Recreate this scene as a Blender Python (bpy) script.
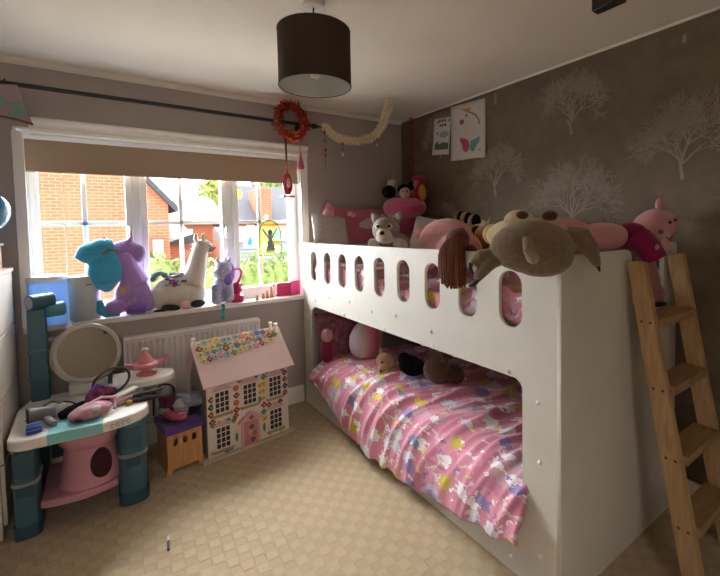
import bpy, bmesh, math, random
from mathutils import Vector, Matrix, Euler, noise

for o in list(bpy.data.objects):
    bpy.data.objects.remove(o)
SC = bpy.context.scene
COL = SC.collection
rnd = random.Random(7)
PI = math.pi

# ------------------------------------------------------------------ camera
CAM_H = 1.4
cam_d = bpy.data.cameras.new('camera')
cam = bpy.data.objects.new('camera', cam_d)
COL.objects.link(cam)
cam_d.sensor_fit = 'HORIZONTAL'
cam_d.sensor_width = 36.0
cam_d.lens = 36.0 * 409.0 / 720.0
cam_d.shift_x = (360 - 392) / 720.0
cam_d.shift_y = (244 - 288) / 720.0
cam_d.clip_start = 0.05
cam_d.clip_end = 300
_r = Vector((0.814, -0.580, -0.018)); _d = Vector((-0.040, -0.026, -0.999)); _f = Vector((0.579, 0.814, -0.045))
_f.normalize(); _r = (_r - _f * _r.dot(_f)).normalized(); _u = _r.cross(_f).normalized()
M = Matrix.Identity(4)
for i in range(3):
    M[i][0] = _r[i]; M[i][1] = _u[i]; M[i][2] = -_f[i]
M[2][3] = CAM_H
cam.matrix_world = M
SC.camera = cam

# ------------------------------------------------------------------ view, sky, light
SC.view_settings.view_transform = 'Standard'
SC.view_settings.look = 'None'
SC.view_settings.gamma = 1.0
SC.view_settings.exposure = 0.60
SC.view_settings.use_curve_mapping = False
SC.cycles.use_denoising = True
SC.cycles.max_bounces = 14
SC.cycles.diffuse_bounces = 8
SC.cycles.transparent_max_bounces = 12

SKY = 8.0
world = bpy.data.worlds.new('overcast_sky')
SC.world = world
world.use_nodes = True
wn = world.node_tree.nodes; wl = world.node_tree.links
wn.clear()
w_out = wn.new('ShaderNodeOutputWorld'); w_bg = wn.new('ShaderNodeBackground')
w_tc = wn.new('ShaderNodeTexCoord'); w_sep = wn.new('ShaderNodeSeparateXYZ'); w_ramp = wn.new('ShaderNodeValToRGB')
wl.new(w_tc.outputs['Generated'], w_sep.inputs[0]); wl.new(w_sep.outputs['Z'], w_ramp.inputs[0])
e = w_ramp.color_ramp.elements
e[0].position = 0.0; e[0].color = (0.55, 0.55, 0.55, 1)
e[1].position = 0.6; e[1].color = (0.92, 0.97, 1.0, 1)
wl.new(w_ramp.outputs[0], w_bg.inputs[0]); w_bg.inputs[1].default_value = SKY
wl.new(w_bg.outputs[0], w_out.inputs[0])

pl_d = bpy.data.lights.new('window_portal', 'AREA')
pl_d.shape = 'RECTANGLE'; pl_d.size = 1.75; pl_d.size_y = 1.2
pl_d.cycles.is_portal = True
pl = bpy.data.objects.new('window_portal', pl_d); COL.objects.link(pl)
pl.location = (0.485, 3.40, 1.42); pl.rotation_euler = (-PI / 2, 0, 0)

# soft bright sky beyond the houses (thin cloud over the sun, behind the buildings)
sun_d = bpy.data.lights.new('hazy_sun', 'SUN')
sun_d.energy = 40.0; sun_d.angle = math.radians(85); sun_d.color = (0.93, 0.97, 1.0)
sun_o = bpy.data.objects.new('hazy_sun', sun_d); COL.objects.link(sun_o)
sun_o.rotation_euler = Vector((0.30, -0.80, -0.52)).to_track_quat('-Z', 'Y').to_euler()

# added fill lamp in a made-up landing, shining through a made-up doorway behind camera
ll_d = bpy.data.lights.new('added_landing_fill', 'AREA'); ll_d.shape = 'RECTANGLE'; ll_d.size = 1.6; ll_d.size_y = 0.9
ll_d.energy = 48.0; ll_d.color = (0.97, 0.98, 1.0)
ll = bpy.data.objects.new('added_landing_fill', ll_d); COL.objects.link(ll)
ll.location = (-0.30, -2.05, 2.345); ll.rotation_euler = (0, 0, 0)

# ------------------------------------------------------------------ materials
def lin(h):
    h = h.lstrip('#'); o = []
    for i in (0, 2, 4):
        c = int(h[i:i + 2], 16) / 255.0
        o.append(c / 12.92 if c <= 0.04045 else ((c + 0.055) / 1.055) ** 2.4)
    return (o[0], o[1], o[2], 1.0)

MATS = {}
def mat(name, col, rough=0.6, metal=0.0, var=0.0, scale=20.0, bump=0.0, bscale=200.0, sheen=0.0, coat=0.0, spec=0.5, trans=0.0, emit=0.0):
    if name in MATS: return MATS[name]
    m = bpy.data.materials.new(name); m.use_nodes = True
    nt = m.node_tree; b = nt.nodes['Principled BSDF']
    c = lin(col) if isinstance(col, str) else col
    b.inputs['Base Color'].default_value = c
    b.inputs['Roughness'].default_value = rough
    b.inputs['Metallic'].default_value = metal
    b.inputs['Specular IOR Level'].default_value = spec
    if sheen: b.inputs['Sheen Weight'].default_value = sheen; b.inputs['Sheen Roughness'].default_value = 0.5
    if coat: b.inputs['Coat Weight'].default_value = coat
    if trans: b.inputs['Transmission Weight'].default_value = trans
    if var or bump:
        tc = nt.nodes.new('ShaderNodeTexCoord')
    if var:
        n = nt.nodes.new('ShaderNodeTexNoise'); n.inputs['Scale'].default_value = scale; n.inputs['Detail'].default_value = 5
        nt.links.new(tc.outputs['Object'], n.inputs['Vector'])
        r = nt.nodes.new('ShaderNodeValToRGB')
        r.color_ramp.elements[0].position = 0.3; r.color_ramp.elements[1].position = 0.7
        r.color_ramp.elements[0].color = tuple(x * (1 - var) for x in c[:3]) + (1,)
        r.color_ramp.elements[1].color = tuple(min(1, x * (1 + var)) for x in c[:3]) + (1,)
        nt.links.new(n.outputs['Fac'], r.inputs[0]); nt.links.new(r.outputs[0], b.inputs['Base Color'])
    if bump:
        n2 = nt.nodes.new('ShaderNodeTexNoise'); n2.inputs['Scale'].default_value = bscale; n2.inputs['Detail'].default_value = 3
        nt.links.new(tc.outputs['Object'], n2.inputs['Vector'])
        bp = nt.nodes.new('ShaderNodeBump'); bp.inputs['Strength'].default_value = bump; bp.inputs['Distance'].default_value = 0.004
        nt.links.new(n2.outputs['Fac'], bp.inputs['Height']); nt.links.new(bp.outputs[0], b.inputs['Normal'])
    MATS[name] = m
    return m

def fur(name, col, var=0.12):
    dark = sum(lin(col)[:3]) < 0.12
    return mat(name, col, rough=0.95, var=var, scale=60, bump=0.8, bscale=260, sheen=0.0 if dark else 0.35, spec=0.1)
def cloth(name, col, var=0.06):
    return mat(name, col, rough=0.9, var=var, scale=30, bump=0.3, bscale=400, sheen=0.2, spec=0.2)
def plastic(name, col, rough=0.4):
    return mat(name, col, rough=rough)

def carpet_mat():
    m = bpy.data.materials.new('carpet'); m.use_nodes = True; nt = m.node_tree; N = nt.nodes; L = nt.links
    b = N['Principled BSDF']; b.inputs['Roughness'].default_value = 1.0; b.inputs['Specular IOR Level'].default_value = 0.05
    b.inputs['Sheen Weight'].default_value = 0.2
    def math_(op, a, c=None):
        q = N.new('ShaderNodeMath'); q.operation = op
        for i, v in enumerate((a, c)):
            if v is None: continue
            if isinstance(v, (int, float)): q.inputs[i].default_value = v
            else: L.new(v, q.inputs[i])
        return q.outputs[0]
    tc = N.new('ShaderNodeTexCoord'); mp = N.new('ShaderNodeMapping'); mp.inputs['Rotation'].default_value = (0, 0, math.radians(4))
    L.new(tc.outputs['Object'], mp.inputs[0])
    sp = N.new('ShaderNodeSeparateXYZ'); L.new(mp.outputs[0], sp.inputs[0])
    k = 2 * PI / 0.10
    w = math_('MULTIPLY', math_('SINE', math_('MULTIPLY', sp.outputs[0], k)), math_('SINE', math_('MULTIPLY', sp.outputs[1], k)))
    n2 = N.new('ShaderNodeTexNoise'); n2.inputs['Scale'].default_value = 120; n2.inputs['Detail'].default_value = 4
    L.new(tc.outputs['Object'], n2.inputs[0])
    n3 = N.new('ShaderNodeTexNoise'); n3.inputs['Scale'].default_value = 5; n3.inputs['Detail'].default_value = 2
    L.new(tc.outputs['Object'], n3.inputs[0])
    mr = N.new('ShaderNodeMapRange'); mr.interpolation_type = 'SMOOTHSTEP'; mr.inputs[1].default_value = -0.22; mr.inputs[2].default_value = 0.22
    L.new(w, mr.inputs[0])
    f = math_('ADD', math_('MULTIPLY', mr.outputs[0], 0.28), math_('ADD', math_('MULTIPLY', n2.outputs['Fac'], 0.5), math_('MULTIPLY', n3.outputs['Fac'], 0.35)))
    r = N.new('ShaderNodeValToRGB'); r.color_ramp.elements[0].position = 0.1; r.color_ramp.elements[1].position = 1.0
    r.color_ramp.elements[0].color = lin('#a39075'); r.color_ramp.elements[1].color = lin('#bba788'); L.new(f, r.inputs[0])
    L.new(r.outputs[0], b.inputs['Base Color'])
    bp = N.new('ShaderNodeBump'); bp.inputs['Strength'].default_value = 0.45; bp.inputs['Distance'].default_value = 0.006
    L.new(math_('ADD', mr.outputs[0], math_('MULTIPLY', n2.outputs['Fac'], 0.8)), bp.inputs['Height']); L.new(bp.outputs[0], b.inputs['Normal'])
    return m

def duvet_mat(name='unicorn_print_cotton', sc=1.35, off=(0, 0, 0), base='#cc8499'):
    """pink cotton printed with white clouds, yellow stars, purple and grey motifs and pale rainbows"""
    m = bpy.data.materials.new(name); m.use_nodes = True; nt = m.node_tree; N = nt.nodes; L = nt.links
    b = N['Principled BSDF']; b.inputs['Roughness'].default_value = 0.85; b.inputs['Sheen Weight'].default_value = 0.2
    b.inputs['Specular IOR Level'].default_value = 0.2
    tc = N.new('ShaderNodeTexCoord'); mp = N.new('ShaderNodeMapping'); mp.inputs['Location'].default_value = off
    L.new(tc.outputs['UV'], mp.inputs[0])
    nz = N.new('ShaderNodeTexNoise'); nz.inputs['Scale'].default_value = 34; nz.inputs['Detail'].default_value = 3
    L.new(mp.outputs[0], nz.inputs[0])
    dis = N.new('ShaderNodeMixRGB'); dis.blend_type = 'LINEAR_LIGHT'; dis.inputs[0].default_value = 0.05
    L.new(mp.outputs[0], dis.inputs[1]); L.new(nz.outputs['Color'], dis.inputs[2])
    cur = None
    def layer(scale, seed, thr, soft, stops, use_ring=None, pk=0.5):
        nonlocal cur
        mm = N.new('ShaderNodeMapping'); mm.inputs['Location'].default_value = (seed * 1.7, seed * 0.9, 0)
        L.new(dis.outputs[0], mm.inputs[0])
        v = N.new('ShaderNodeTexVoronoi'); v.voronoi_dimensions = '2D'; v.inputs['Scale'].default_value = scale * sc; v.inputs['Randomness'].default_value = 0.8
        L.new(mm.outputs[0], v.inputs['Vector'])
        sep = N.new('ShaderNodeSeparateColor'); L.new(v.outputs['Color'], sep.inputs[0])
        cr = N.new('ShaderNodeValToRGB'); cr.color_ramp.interpolation = 'CONSTANT'
        els = cr.color_ramp.elements
        els[0].position = 0; els[0].color = lin(stops[0][1]); els[1].position = stops[1][0]; els[1].color = lin(stops[1][1])
        for p, c in stops[2:]:
            k = els.new(p); k.color = lin(c)
        L.new(sep.outputs[0], cr.inputs[0])
        mask = N.new('ShaderNodeMapRange'); mask.inputs[1].default_value = thr; mask.inputs[2].default_value = thr - soft
        L.new(v.outputs['Distance'], mask.inputs[0])
        src = mask.outputs[0]
        if use_ring:
            wv = N.new('ShaderNodeMath'); wv.operation = 'GREATER_THAN'; wv.inputs[1].default_value = use_ring
            L.new(v.outputs['Distance'], wv.inputs[0])
            ml = N.new('ShaderNodeMath'); ml.operation = 'MULTIPLY'; L.new(wv.outputs[0], ml.inputs[0]); L.new(src, ml.inputs[1]); src = ml.outputs[0]
        pick = N.new('ShaderNodeMath'); pick.operation = 'GREATER_THAN'; pick.inputs[1].default_value = pk
        L.new(sep.outputs[1], pick.inputs[0])
        m1 = N.new('ShaderNodeMath'); m1.operation = 'MULTIPLY'; L.new(src, m1.inputs[0]); L.new(pick.outputs[0], m1.inputs[1])
        mix = N.new('ShaderNodeMixRGB'); L.new(m1.outputs[0], mix.inputs[0])
        if cur is None: mix.inputs[1].default_value = lin(base)
        else: L.new(cur, mix.inputs[1])
        L.new(cr.outputs[0], mix.inputs[2]); cur = mix.outputs[0]
    layer(4.2, 1.0, 0.45, 0.03, [(0, '#c9a0ae'), (0.45, '#d894a8'), (0.7, '#b9aab4')], pk=0.62)
    layer(5.0, 2.0, 0.46, 0.02, [(0, '#dfc0c8'), (0.35, '#aaa9b4'), (0.6, '#cfc7b4')], use_ring=0.36, pk=0.55)
    layer(6.2, 3.0, 0.33, 0.03, [(0, '#e6e0e4'), (0.5, '#e4dce2'), (0.8, '#cfcad6')], pk=0.5)
    layer(4.6, 4.3, 0.27, 0.02, [(0, '#cbb64a'), (0.55, '#d4bb45'), (0.74, '#8f7cab'), (0.93, '#7d82a0')], pk=0.45)
    layer(11.0, 6.1, 0.20, 0.02, [(0, '#e8e2e4'), (0.4, '#d6c45c'), (0.6, '#e6dce2'), (0.85, '#9078ac')], pk=0.7)
    L.new(cur, b.inputs['Base Color'])
    n2 = N.new('ShaderNodeTexNoise'); n2.inputs['Scale'].default_value = 300
    L.new(tc.outputs['Object'], n2.inputs[0])
    bp = N.new('ShaderNodeBump'); bp.inputs['Strength'].default_value = 0.15; bp.inputs['Distance'].default_value = 0.003
    L.new(n2.outputs['Fac'], bp.inputs['Height']); L.new(bp.outputs[0], b.inputs['Normal'])
    return m

def wood_mat(name, c1, c2, axis='Z', scale=3.0):
    m = bpy.data.materials.new(name); m.use_nodes = True; nt = m.node_tree; N = nt.nodes; L = nt.links
    b = N['Principled BSDF']; b.inputs['Roughness'].default_value = 0.6
    tc = N.new('ShaderNodeTexCoord'); mp = N.new('ShaderNodeMapping')
    s = {'X': (0.12, 1, 1), 'Y': (1, 0.12, 1), 'Z': (1, 1, 0.12)}[axis]
    mp.inputs['Scale'].default_value = tuple(k * scale * 6 for k in s)
    L.new(tc.outputs['Object'], mp.inputs[0])
    nz = N.new('ShaderNodeTexNoise'); nz.inputs['Scale'].default_value = 2.2; nz.inputs['Detail'].default_value = 6; nz.inputs['Distortion'].default_value = 1.2
    L.new(mp.outputs[0], nz.inputs[0])
    r = N.new('ShaderNodeValToRGB'); r.color_ramp.elements[0].position = 0.35; r.color_ramp.elements[1].position = 0.68
    r.color_ramp.elements[0].color = lin(c1); r.color_ramp.elements[1].color = lin(c2)
    L.new(nz.outputs['Fac'], r.inputs[0]); L.new(r.outputs[0], b.inputs['Base Color'])
    bp = N.new('ShaderNodeBump'); bp.inputs['Strength'].default_value = 0.1; bp.inputs['Distance'].default_value = 0.002
    L.new(nz.outputs['Fac'], bp.inputs['Height']); L.new(bp.outputs[0], b.inputs['Normal'])
    return m

def brick_mat(name, c1, c2, mortar, scale=1.0, axis='XZ'):
    m = bpy.data.materials.new(name); m.use_nodes = True; nt = m.node_tree; N = nt.nodes; L = nt.links
    b = N['Principled BSDF']; b.inputs['Roughness'].default_value = 0.9; b.inputs['Specular IOR Level'].default_value = 0.1
    tc = N.new('ShaderNodeTexCoord'); sp = N.new('ShaderNodeSeparateXYZ'); cb = N.new('ShaderNodeCombineXYZ')
    L.new(tc.outputs['Object'], sp.inputs[0]); L.new(sp.outputs[axis[0]], cb.inputs[0]); L.new(sp.outputs[axis[1]], cb.inputs[1])
    t = N.new('ShaderNodeTexBrick'); t.inputs['Scale'].default_value = scale
    t.inputs['Color1'].default_value = lin(c1); t.inputs['Color2'].default_value = lin(c2); t.inputs['Mortar'].default_value = lin(mortar)
    t.inputs['Brick Width'].default_value = 0.225; t.inputs['Row Height'].default_value = 0.075; t.inputs['Mortar Size'].default_value = 0.006
    L.new(cb.outputs[0], t.inputs[0]); L.new(t.outputs[0], b.inputs['Base Color'])
    return m

def glass_mat(name, tint=(1, 1, 1, 1)):
    m = bpy.data.materials.new(name); m.use_nodes = True; nt = m.node_tree; N = nt.nodes; L = nt.links
    N.clear(); o = N.new('ShaderNodeOutputMaterial'); t = N.new('ShaderNodeBsdfTransparent'); g = N.new('ShaderNodeBsdfGlossy')
    t.inputs[0].default_value = tint; g.inputs['Roughness'].default_value = 0.02
    fr = N.new('ShaderNodeFresnel'); fr.inputs[0].default_value = 1.16; mx = N.new('ShaderNodeMixShader')
    L.new(fr.outputs[0], mx.inputs[0]); L.new(t.outputs[0], mx.inputs[1]); L.new(g.outputs[0], mx.inputs[2]); L.new(mx.outputs[0], o.inputs[0])
    return m

def translucent_mat(name, col, fac=0.5, rough=0.8):
    m = bpy.data.materials.new(name); m.use_nodes = True; nt = m.node_tree; N = nt.nodes; L = nt.links
    b = N['Principled BSDF']; b.inputs['Base Color'].default_value = lin(col); b.inputs['Roughness'].default_value = rough
    t = N.new('ShaderNodeBsdfTranslucent'); t.inputs[0].default_value = lin(col)
    mx = N.new('ShaderNodeMixShader'); mx.inputs[0].default_value = fac
    L.new(b.outputs[0], mx.inputs[1]); L.new(t.outputs[0], mx.inputs[2]); L.new(mx.outputs[0], N['Material Output'].inputs[0])
    return m

WHITE = mat('white_gloss_paint', '#efede8', rough=0.35)
BEDW = mat('white_painted_board', '#d2cfc7', rough=0.55, var=0.03, scale=6)
UPVC = mat('white_upvc', '#eef0f0', rough=0.3)
WALLM = mat('taupe_emulsion', '#aba29d', rough=0.9, var=0.02, scale=4, bump=0.05, bscale=80, spec=0.1)
CEILM = mat('white_emulsion', '#ebe4da', rough=0.9, var=0.015, scale=3, spec=0.1)
PAPERW = mat('brown_wallpaper', '#6e6150', rough=0.75, var=0.16, scale=14, bump=0.2, bscale=120, spec=0.2)
TREEM = mat('pale_print', '#95897a', rough=0.7)
BLACK = mat('black', '#171414', rough=0.45)
DARK = mat('dark_grey', '#26262a', rough=0.7)
CHROME = mat('chrome', '#c9c9cc', rough=0.15, metal=1.0)
PINE = wood_mat('pine_wood', '#a68660', '#bf9f74', 'Z', 3)
PINEX = wood_mat('pine_tread_wood', '#9c7a52', '#b59468', 'X', 3)
GLASS = glass_mat('clear_glass')

# ------------------------------------------------------------------ mesh helpers
class MB:
    def __init__(s): s.v = []; s.f = []; s.mi = []; s.uv = {}
    def add(s, vs, fs, mi=0, M=None):
        k = len(s.v)
        for p in vs:
            p = Vector(p); s.v.append(M @ p if M is not None else p)
        for f in fs: s.f.append([i + k for i in f]); s.mi.append(mi)
        return s
    def box(s, c, d, mi=0, rot=None, M=None):
        x, y, z = d[0] / 2, d[1] / 2, d[2] / 2
        T = Matrix.Translation(c)
        if rot: T = T @ Euler(rot).to_matrix().to_4x4()
        if M is not None: T = M @ T
        vs = [(-x, -y, -z), (x, -y, -z), (x, y, -z), (-x, y, -z), (-x, -y, z), (x, -y, z), (x, y, z), (-x, y, z)]
        return s.add(vs, [(0, 3, 2, 1), (4, 5, 6, 7), (0, 1, 5, 4), (1, 2, 6, 5), (2, 3, 7, 6), (3, 0, 4, 7)], mi, T)
    def bb(s, lo, hi, mi=0, M=None):
        return s.box([(a + b) / 2 for a, b in zip(lo, hi)], [b - a for a, b in zip(lo, hi)], mi, None, M)
    def tube(s, pts, r, n=8, mi=0, closed=False, M=None, flat=1.0):
        pts = [Vector(p) for p in pts]; m = len(pts); rs = r if isinstance(r, (list, tuple)) else [r] * m
        vs = []; fs = []; prev = None
        for i, p in enumerate(pts):
            if closed: t = pts[(i + 1) % m] - pts[i - 1]
            else: t = pts[min(i + 1, m - 1)] - pts[max(i - 1, 0)]
            t.normalize()
            if prev is None:
                a = Vector((0, 0, 1)) if abs(t.z) < 0.9 else Vector((1, 0, 0))
                u = t.cross(a).normalized()
            else:
                u = (prev - t * prev.dot(t)).normalized()
            prev = u; w = t.cross(u)
            for k in range(n):
                a = 2 * PI * k / n
                vs.append(p + u * (math.cos(a) * rs[i]) + w * (math.sin(a) * rs[i] * flat))
        segs = m if closed else m - 1
        for i in range(segs):
            j = (i + 1) % m
            for k in range(n):
                fs.append((i * n + k, i * n + (k + 1) % n, j * n + (k + 1) % n, j * n + k))
        if not closed:
            fs.append(tuple(range(n - 1, -1, -1))); fs.append(tuple((m - 1) * n + k for k in range(n)))
        return s.add(vs, fs, mi, M)
    def cyl(s, a, b, r, n=16, mi=0, r2=None, M=None):
        return s.tube([a, b], [r, r if r2 is None else r2], n, mi, False, M)
    def ell(s, c, r, rot=None, n=16, mi=0, M=None, m=None):
        if not isinstance(r, (list, tuple)): r = (r, r, r)
        m = m or max(6, n // 2); vs = [(0, 0, -1)]; fs = []
        for i in range(1, m):
            a = -PI / 2 + PI * i / m
            for k in range(n):
                b = 2 * PI * k / n; vs.append((math.cos(a) * math.cos(b), math.cos(a) * math.sin(b), math.sin(a)))
        vs.append((0, 0, 1)); t = len(vs) - 1
        for k in range(n): fs.append((0, 1 + (k + 1) % n, 1 + k))
        for i in range(m - 2):
            for k in range(n):
                a = 1 + i * n + k; b = 1 + i * n + (k + 1) % n; fs.append((a, b, b + n, a + n))
        for k in range(n): fs.append((t, 1 + (m - 2) * n + k, 1 + (m - 2) * n + (k + 1) % n))
        T = Matrix.Translation(c)
        if rot: T = T @ Euler(rot).to_matrix().to_4x4()
        T = T @ Matrix.Diagonal((r[0], r[1], r[2], 1))
        if M is not None: T = M @ T
        return s.add(vs, fs, mi, T)
    def lathe(s, prof, c=(0, 0, 0), n=24, mi=0, M=None, caps=True, sx=1.0, sy=1.0):
        vs = []; fs = []; m = len(prof)
        for r, z in prof:
            for k in range(n):
                a = 2 * PI * k / n; vs.append((c[0] + math.cos(a) * r * sx, c[1] + math.sin(a) * r * sy, c[2] + z))
        for i in range(m - 1):
            for k in range(n):
                fs.append((i * n + k, i * n + (k + 1) % n, (i + 1) * n + (k + 1) % n, (i + 1) * n + k))
        if caps:
            fs.append(tuple(range(n - 1, -1, -1))); fs.append(tuple((m - 1) * n + k for k in range(n)))
        return s.add(vs, fs, mi, M)
    def prism(s, poly, h0, h1, mi=0, M=None):
        """poly in local xy extruded along local z"""
        n = len(poly); vs = [(p[0], p[1], h0) for p in poly] + [(p[0], p[1], h1) for p in poly]
        fs = [tuple(range(n - 1, -1, -1)), tuple(range(n, 2 * n))] + [(i, (i + 1) % n, n + (i + 1) % n, n + i) for i in range(n)]
        return s.add(vs, fs, mi, M)
    def grid(s, fn, nu, nv, mi=0, uvs=None):
        k = len(s.v); vs = []; fs = []
        for i in range(nu + 1):
            for j in range(nv + 1):
                vs.append(fn(i / nu, j / nv))
                if uvs: s.uv[k + len(vs) - 1] = uvs(i / nu, j / nv)
        for i in range(nu):
            for j in range(nv):
                a = i * (nv + 1) + j; fs.append((a, a + 1, a + nv + 2, a + nv + 1))
        return s.add(vs, fs, mi)
    def build(s, name, mats, parent=None, smooth=True, bevel=0.0, angle=40, origin=None):
        me = bpy.data.meshes.new(name)
        org = Vector(origin) if origin is not None else Vector((0, 0, 0))
        me.from_pydata([tuple(p - org) for p in s.v], [], s.f)
        if not isinstance(mats, (list, tuple)): mats = [mats]
        for m in mats: me.materials.append(m)
        for p, i in zip(me.polygons, s.mi): p.material_index = i
        if s.uv:
            ul = me.uv_layers.new(name='UVMap')
            for lp in me.loops: ul.data[lp.index].uv = s.uv.get(lp.vertex_index, (0, 0))
        bm = bmesh.new(); bm.from_mesh(me); bmesh.ops.recalc_face_normals(bm, faces=bm.faces); bm.to_mesh(me); bm.free()
        o = bpy.data.objects.new(name, me); COL.objects.link(o)
        o.location = org
        if smooth:
            me.shade_smooth()
            me.set_sharp_from_angle(angle=math.radians(angle))
        if bevel:
            bv = o.modifiers.new('bevel', 'BEVEL'); bv.width = bevel; bv.segments = 2; bv.limit_method = 'ANGLE'
        if parent is not None: o.parent = parent; o.matrix_parent_inverse = PINV(parent)
        return o

def PINV(p):
    m = Matrix.Identity(4); q = p
    while q is not None:
        m = Matrix.LocRotScale(q.location, q.rotation_euler, q.scale) @ m if q.parent is None else m
        if q.parent is not None:
            m = (q.matrix_parent_inverse @ Matrix.LocRotScale(q.location, q.rotation_euler, q.scale)) @ m
        q = q.parent
    return m.inverted()

def tag(o, label, cat, group=None):
    o['label'] = label; o['category'] = cat
    if group: o['group'] = group
    return o
def thing(name, loc, label, cat, group=None):
    o = bpy.data.objects.new(name, None); o.empty_display_size = 0.05; COL.objects.link(o); o.location = loc
    return tag(o, label, cat, group)
def struct(o):
    o['kind'] = 'structure'; return o

def soft(mb, name, m, parent=None, vox=0.006, sm=3, origin=None):
    o = mb.build(name, m, parent, origin=origin)
    r = o.modifiers.new('join', 'REMESH'); r.mode = 'VOXEL'; r.voxel_size = vox; r.use_smooth_shade = True
    k = o.modifiers.new('soften', 'SMOOTH'); k.factor = 0.5; k.iterations = sm
    return o

def plate(name, outer, holes, axis, pos, th, m, parent=None, bevel=0.0):
    """flat board with holes: outlines in the plane across `axis` ('X': (y,z), 'Y': (x,z), 'Z': (x,y))"""
    cu = bpy.data.curves.new(name + '_outline', 'CURVE'); cu.dimensions = '2D'; cu.fill_mode = 'BOTH'; cu.extrude = th / 2
    if bevel: cu.bevel_depth = bevel; cu.bevel_resolution = 1; cu.offset = -bevel; cu.extrude = th / 2 - bevel
    for lp in [outer] + holes:
        sp = cu.splines.new('POLY'); sp.points.add(len(lp) - 1); sp.use_cyclic_u = True
        for p, q in zip(sp.points, lp): p.co = (q[0], q[1], 0, 1)
    t = bpy.data.objects.new(name + '_tmp', cu); COL.objects.link(t)
    dg = bpy.context.evaluated_depsgraph_get(); me = bpy.data.meshes.new_from_object(t.evaluated_get(dg))
    bpy.data.objects.remove(t); bpy.data.curves.remove(cu)
    for v in me.vertices:
        a, b, c = v.co
        v.co = {'X': (pos + c, a, b), 'Y': (a, pos + c, b), 'Z': (a, b, pos + c)}[axis]
    me.materials.clear(); me.materials.append(m); me.name = name
    for p in me.polygons: p.material_index = 0
    bm = bmesh.new(); bm.from_mesh(me); bmesh.ops.remove_doubles(bm, verts=bm.verts, dist=1e-5); bmesh.ops.recalc_face_normals(bm, faces=bm.faces); bm.to_mesh(me); bm.free()
    o = bpy.data.objects.new(name, me); COL.objects.link(o)
    if parent is not None: o.parent = parent; o.matrix_parent_inverse = PINV(parent)
    return o

def rrect(x0, z0, x1, z1, r, n=6):
    """rounded rectangle outline"""
    if not isinstance(r, (list, tuple)): r = (r,) * 4
    out = []
    for (cx, cz, a0, rr) in ((x1 - r[0], z0 + r[0], -90, r[0]), (x1 - r[1], z1 - r[1], 0, r[1]), (x0 + r[2], z1 - r[2], 90, r[2]), (x0 + r[3], z0 + r[3], 180, r[3])):
        for k in range(n + 1):
            a = math.radians(a0 + 90 * k / n); out.append((cx + rr * math.cos(a), cz + rr * math.sin(a)))
    return out

def nz3(x, y, z=0.0): return noise.noise(Vector((x, y, z)))
def arcpts(c, r, a0, a1, n, axis='Y'):
    o = []
    for k in range(n + 1):
        a = math.radians(a0 + (a1 - a0) * k / n); u = r * math.cos(a); w = r * math.sin(a)
        o.append({'Y': (c[0] + u, c[1], c[2] + w), 'X': (c[0], c[1] + u, c[2] + w), 'Z': (c[0] + u, c[1] + w, c[2])}[axis])
    return o
def bez(p0, p1, p2, p3, n=10):
    p0, p1, p2, p3 = map(Vector, (p0, p1, p2, p3)); o = []
    for i in range(n + 1):
        t = i / n; o.append(p0 * (1 - t) ** 3 + p1 * 3 * t * (1 - t) ** 2 + p2 * 3 * t * t * (1 - t) + p3 * t ** 3)
    return o

#SECTION structure
XL, XR, Y0, Y1, ZC = -0.98, 2.32, -1.35, 3.08, 2.36
struct(MB().bb((XL - 0.1, Y0 - 0.1, -0.08), (XR + 0.1, Y1 + 0.3, 0)).build('floor', carpet_mat(), smooth=False))
struct(MB().bb((XL - 0.1, Y0 - 0.1, ZC), (XR + 0.1, Y1 + 0.3, ZC + 0.1)).build('ceiling', CEILM, smooth=False))
WX0, WX1, WZ0, WZ1 = -0.375, 1.335, 0.83, 1.99
wb = MB()
wb.bb((XL - 0.1, Y1, 0), (WX0, Y1 + 0.28, ZC)); wb.bb((WX1, Y1, 0), (XR + 0.1, Y1 + 0.28, ZC))
wb.bb((WX0, Y1, 0), (WX1, Y1 + 0.28, WZ0)); wb.bb((WX0, Y1, WZ1), (WX1, Y1 + 0.28, ZC))
struct(wb.build('wall_window', WALLM, smooth=False))
struct(MB().bb((XL - 0.1, Y0, 0), (XL, Y1, ZC)).build('wall_left', WALLM, smooth=False))
struct(MB().bb((XL - 0.1, Y0 - 0.1, 0), (-0.75, Y0, ZC)).bb((0.10, Y0 - 0.1, 0), (XR + 0.1, Y0, ZC)).bb((-0.75, Y0 - 0.1, 2.02), (0.10, Y0, ZC)).build('wall_back', WALLM, smooth=False))  # unseen wall; its doorway is added to let the fill lamp in
struct(MB().bb((-1.5, -2.80, 0), (1.0, -2.70, ZC)).bb((-1.5, -2.70, 0), (-1.4, Y0 - 0.1, ZC)).bb((0.9, -2.70, 0), (1.0, Y0 - 0.1, ZC)).bb((-1.4, Y0 - 0.2, 0), (XL - 0.1, Y0 - 0.1, ZC)).build('wall_added_landing', CEILM, smooth=False))  # unseen landing walls, added to carry the fill light
struct(MB().bb((-1.5, -2.8, -0.08), (1.0, Y0 - 0.1, 0)).build('floor_added_landing', mat('added_landing_carpet', '#b5a283', rough=1.0), smooth=False))  # unseen floor of the added landing
struct(MB().bb((-1.5, -2.8, ZC), (1.0, Y0 - 0.1, ZC + 0.1)).build('ceiling_added_landing', CEILM, smooth=False))  # unseen ceiling of the added landing

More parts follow.
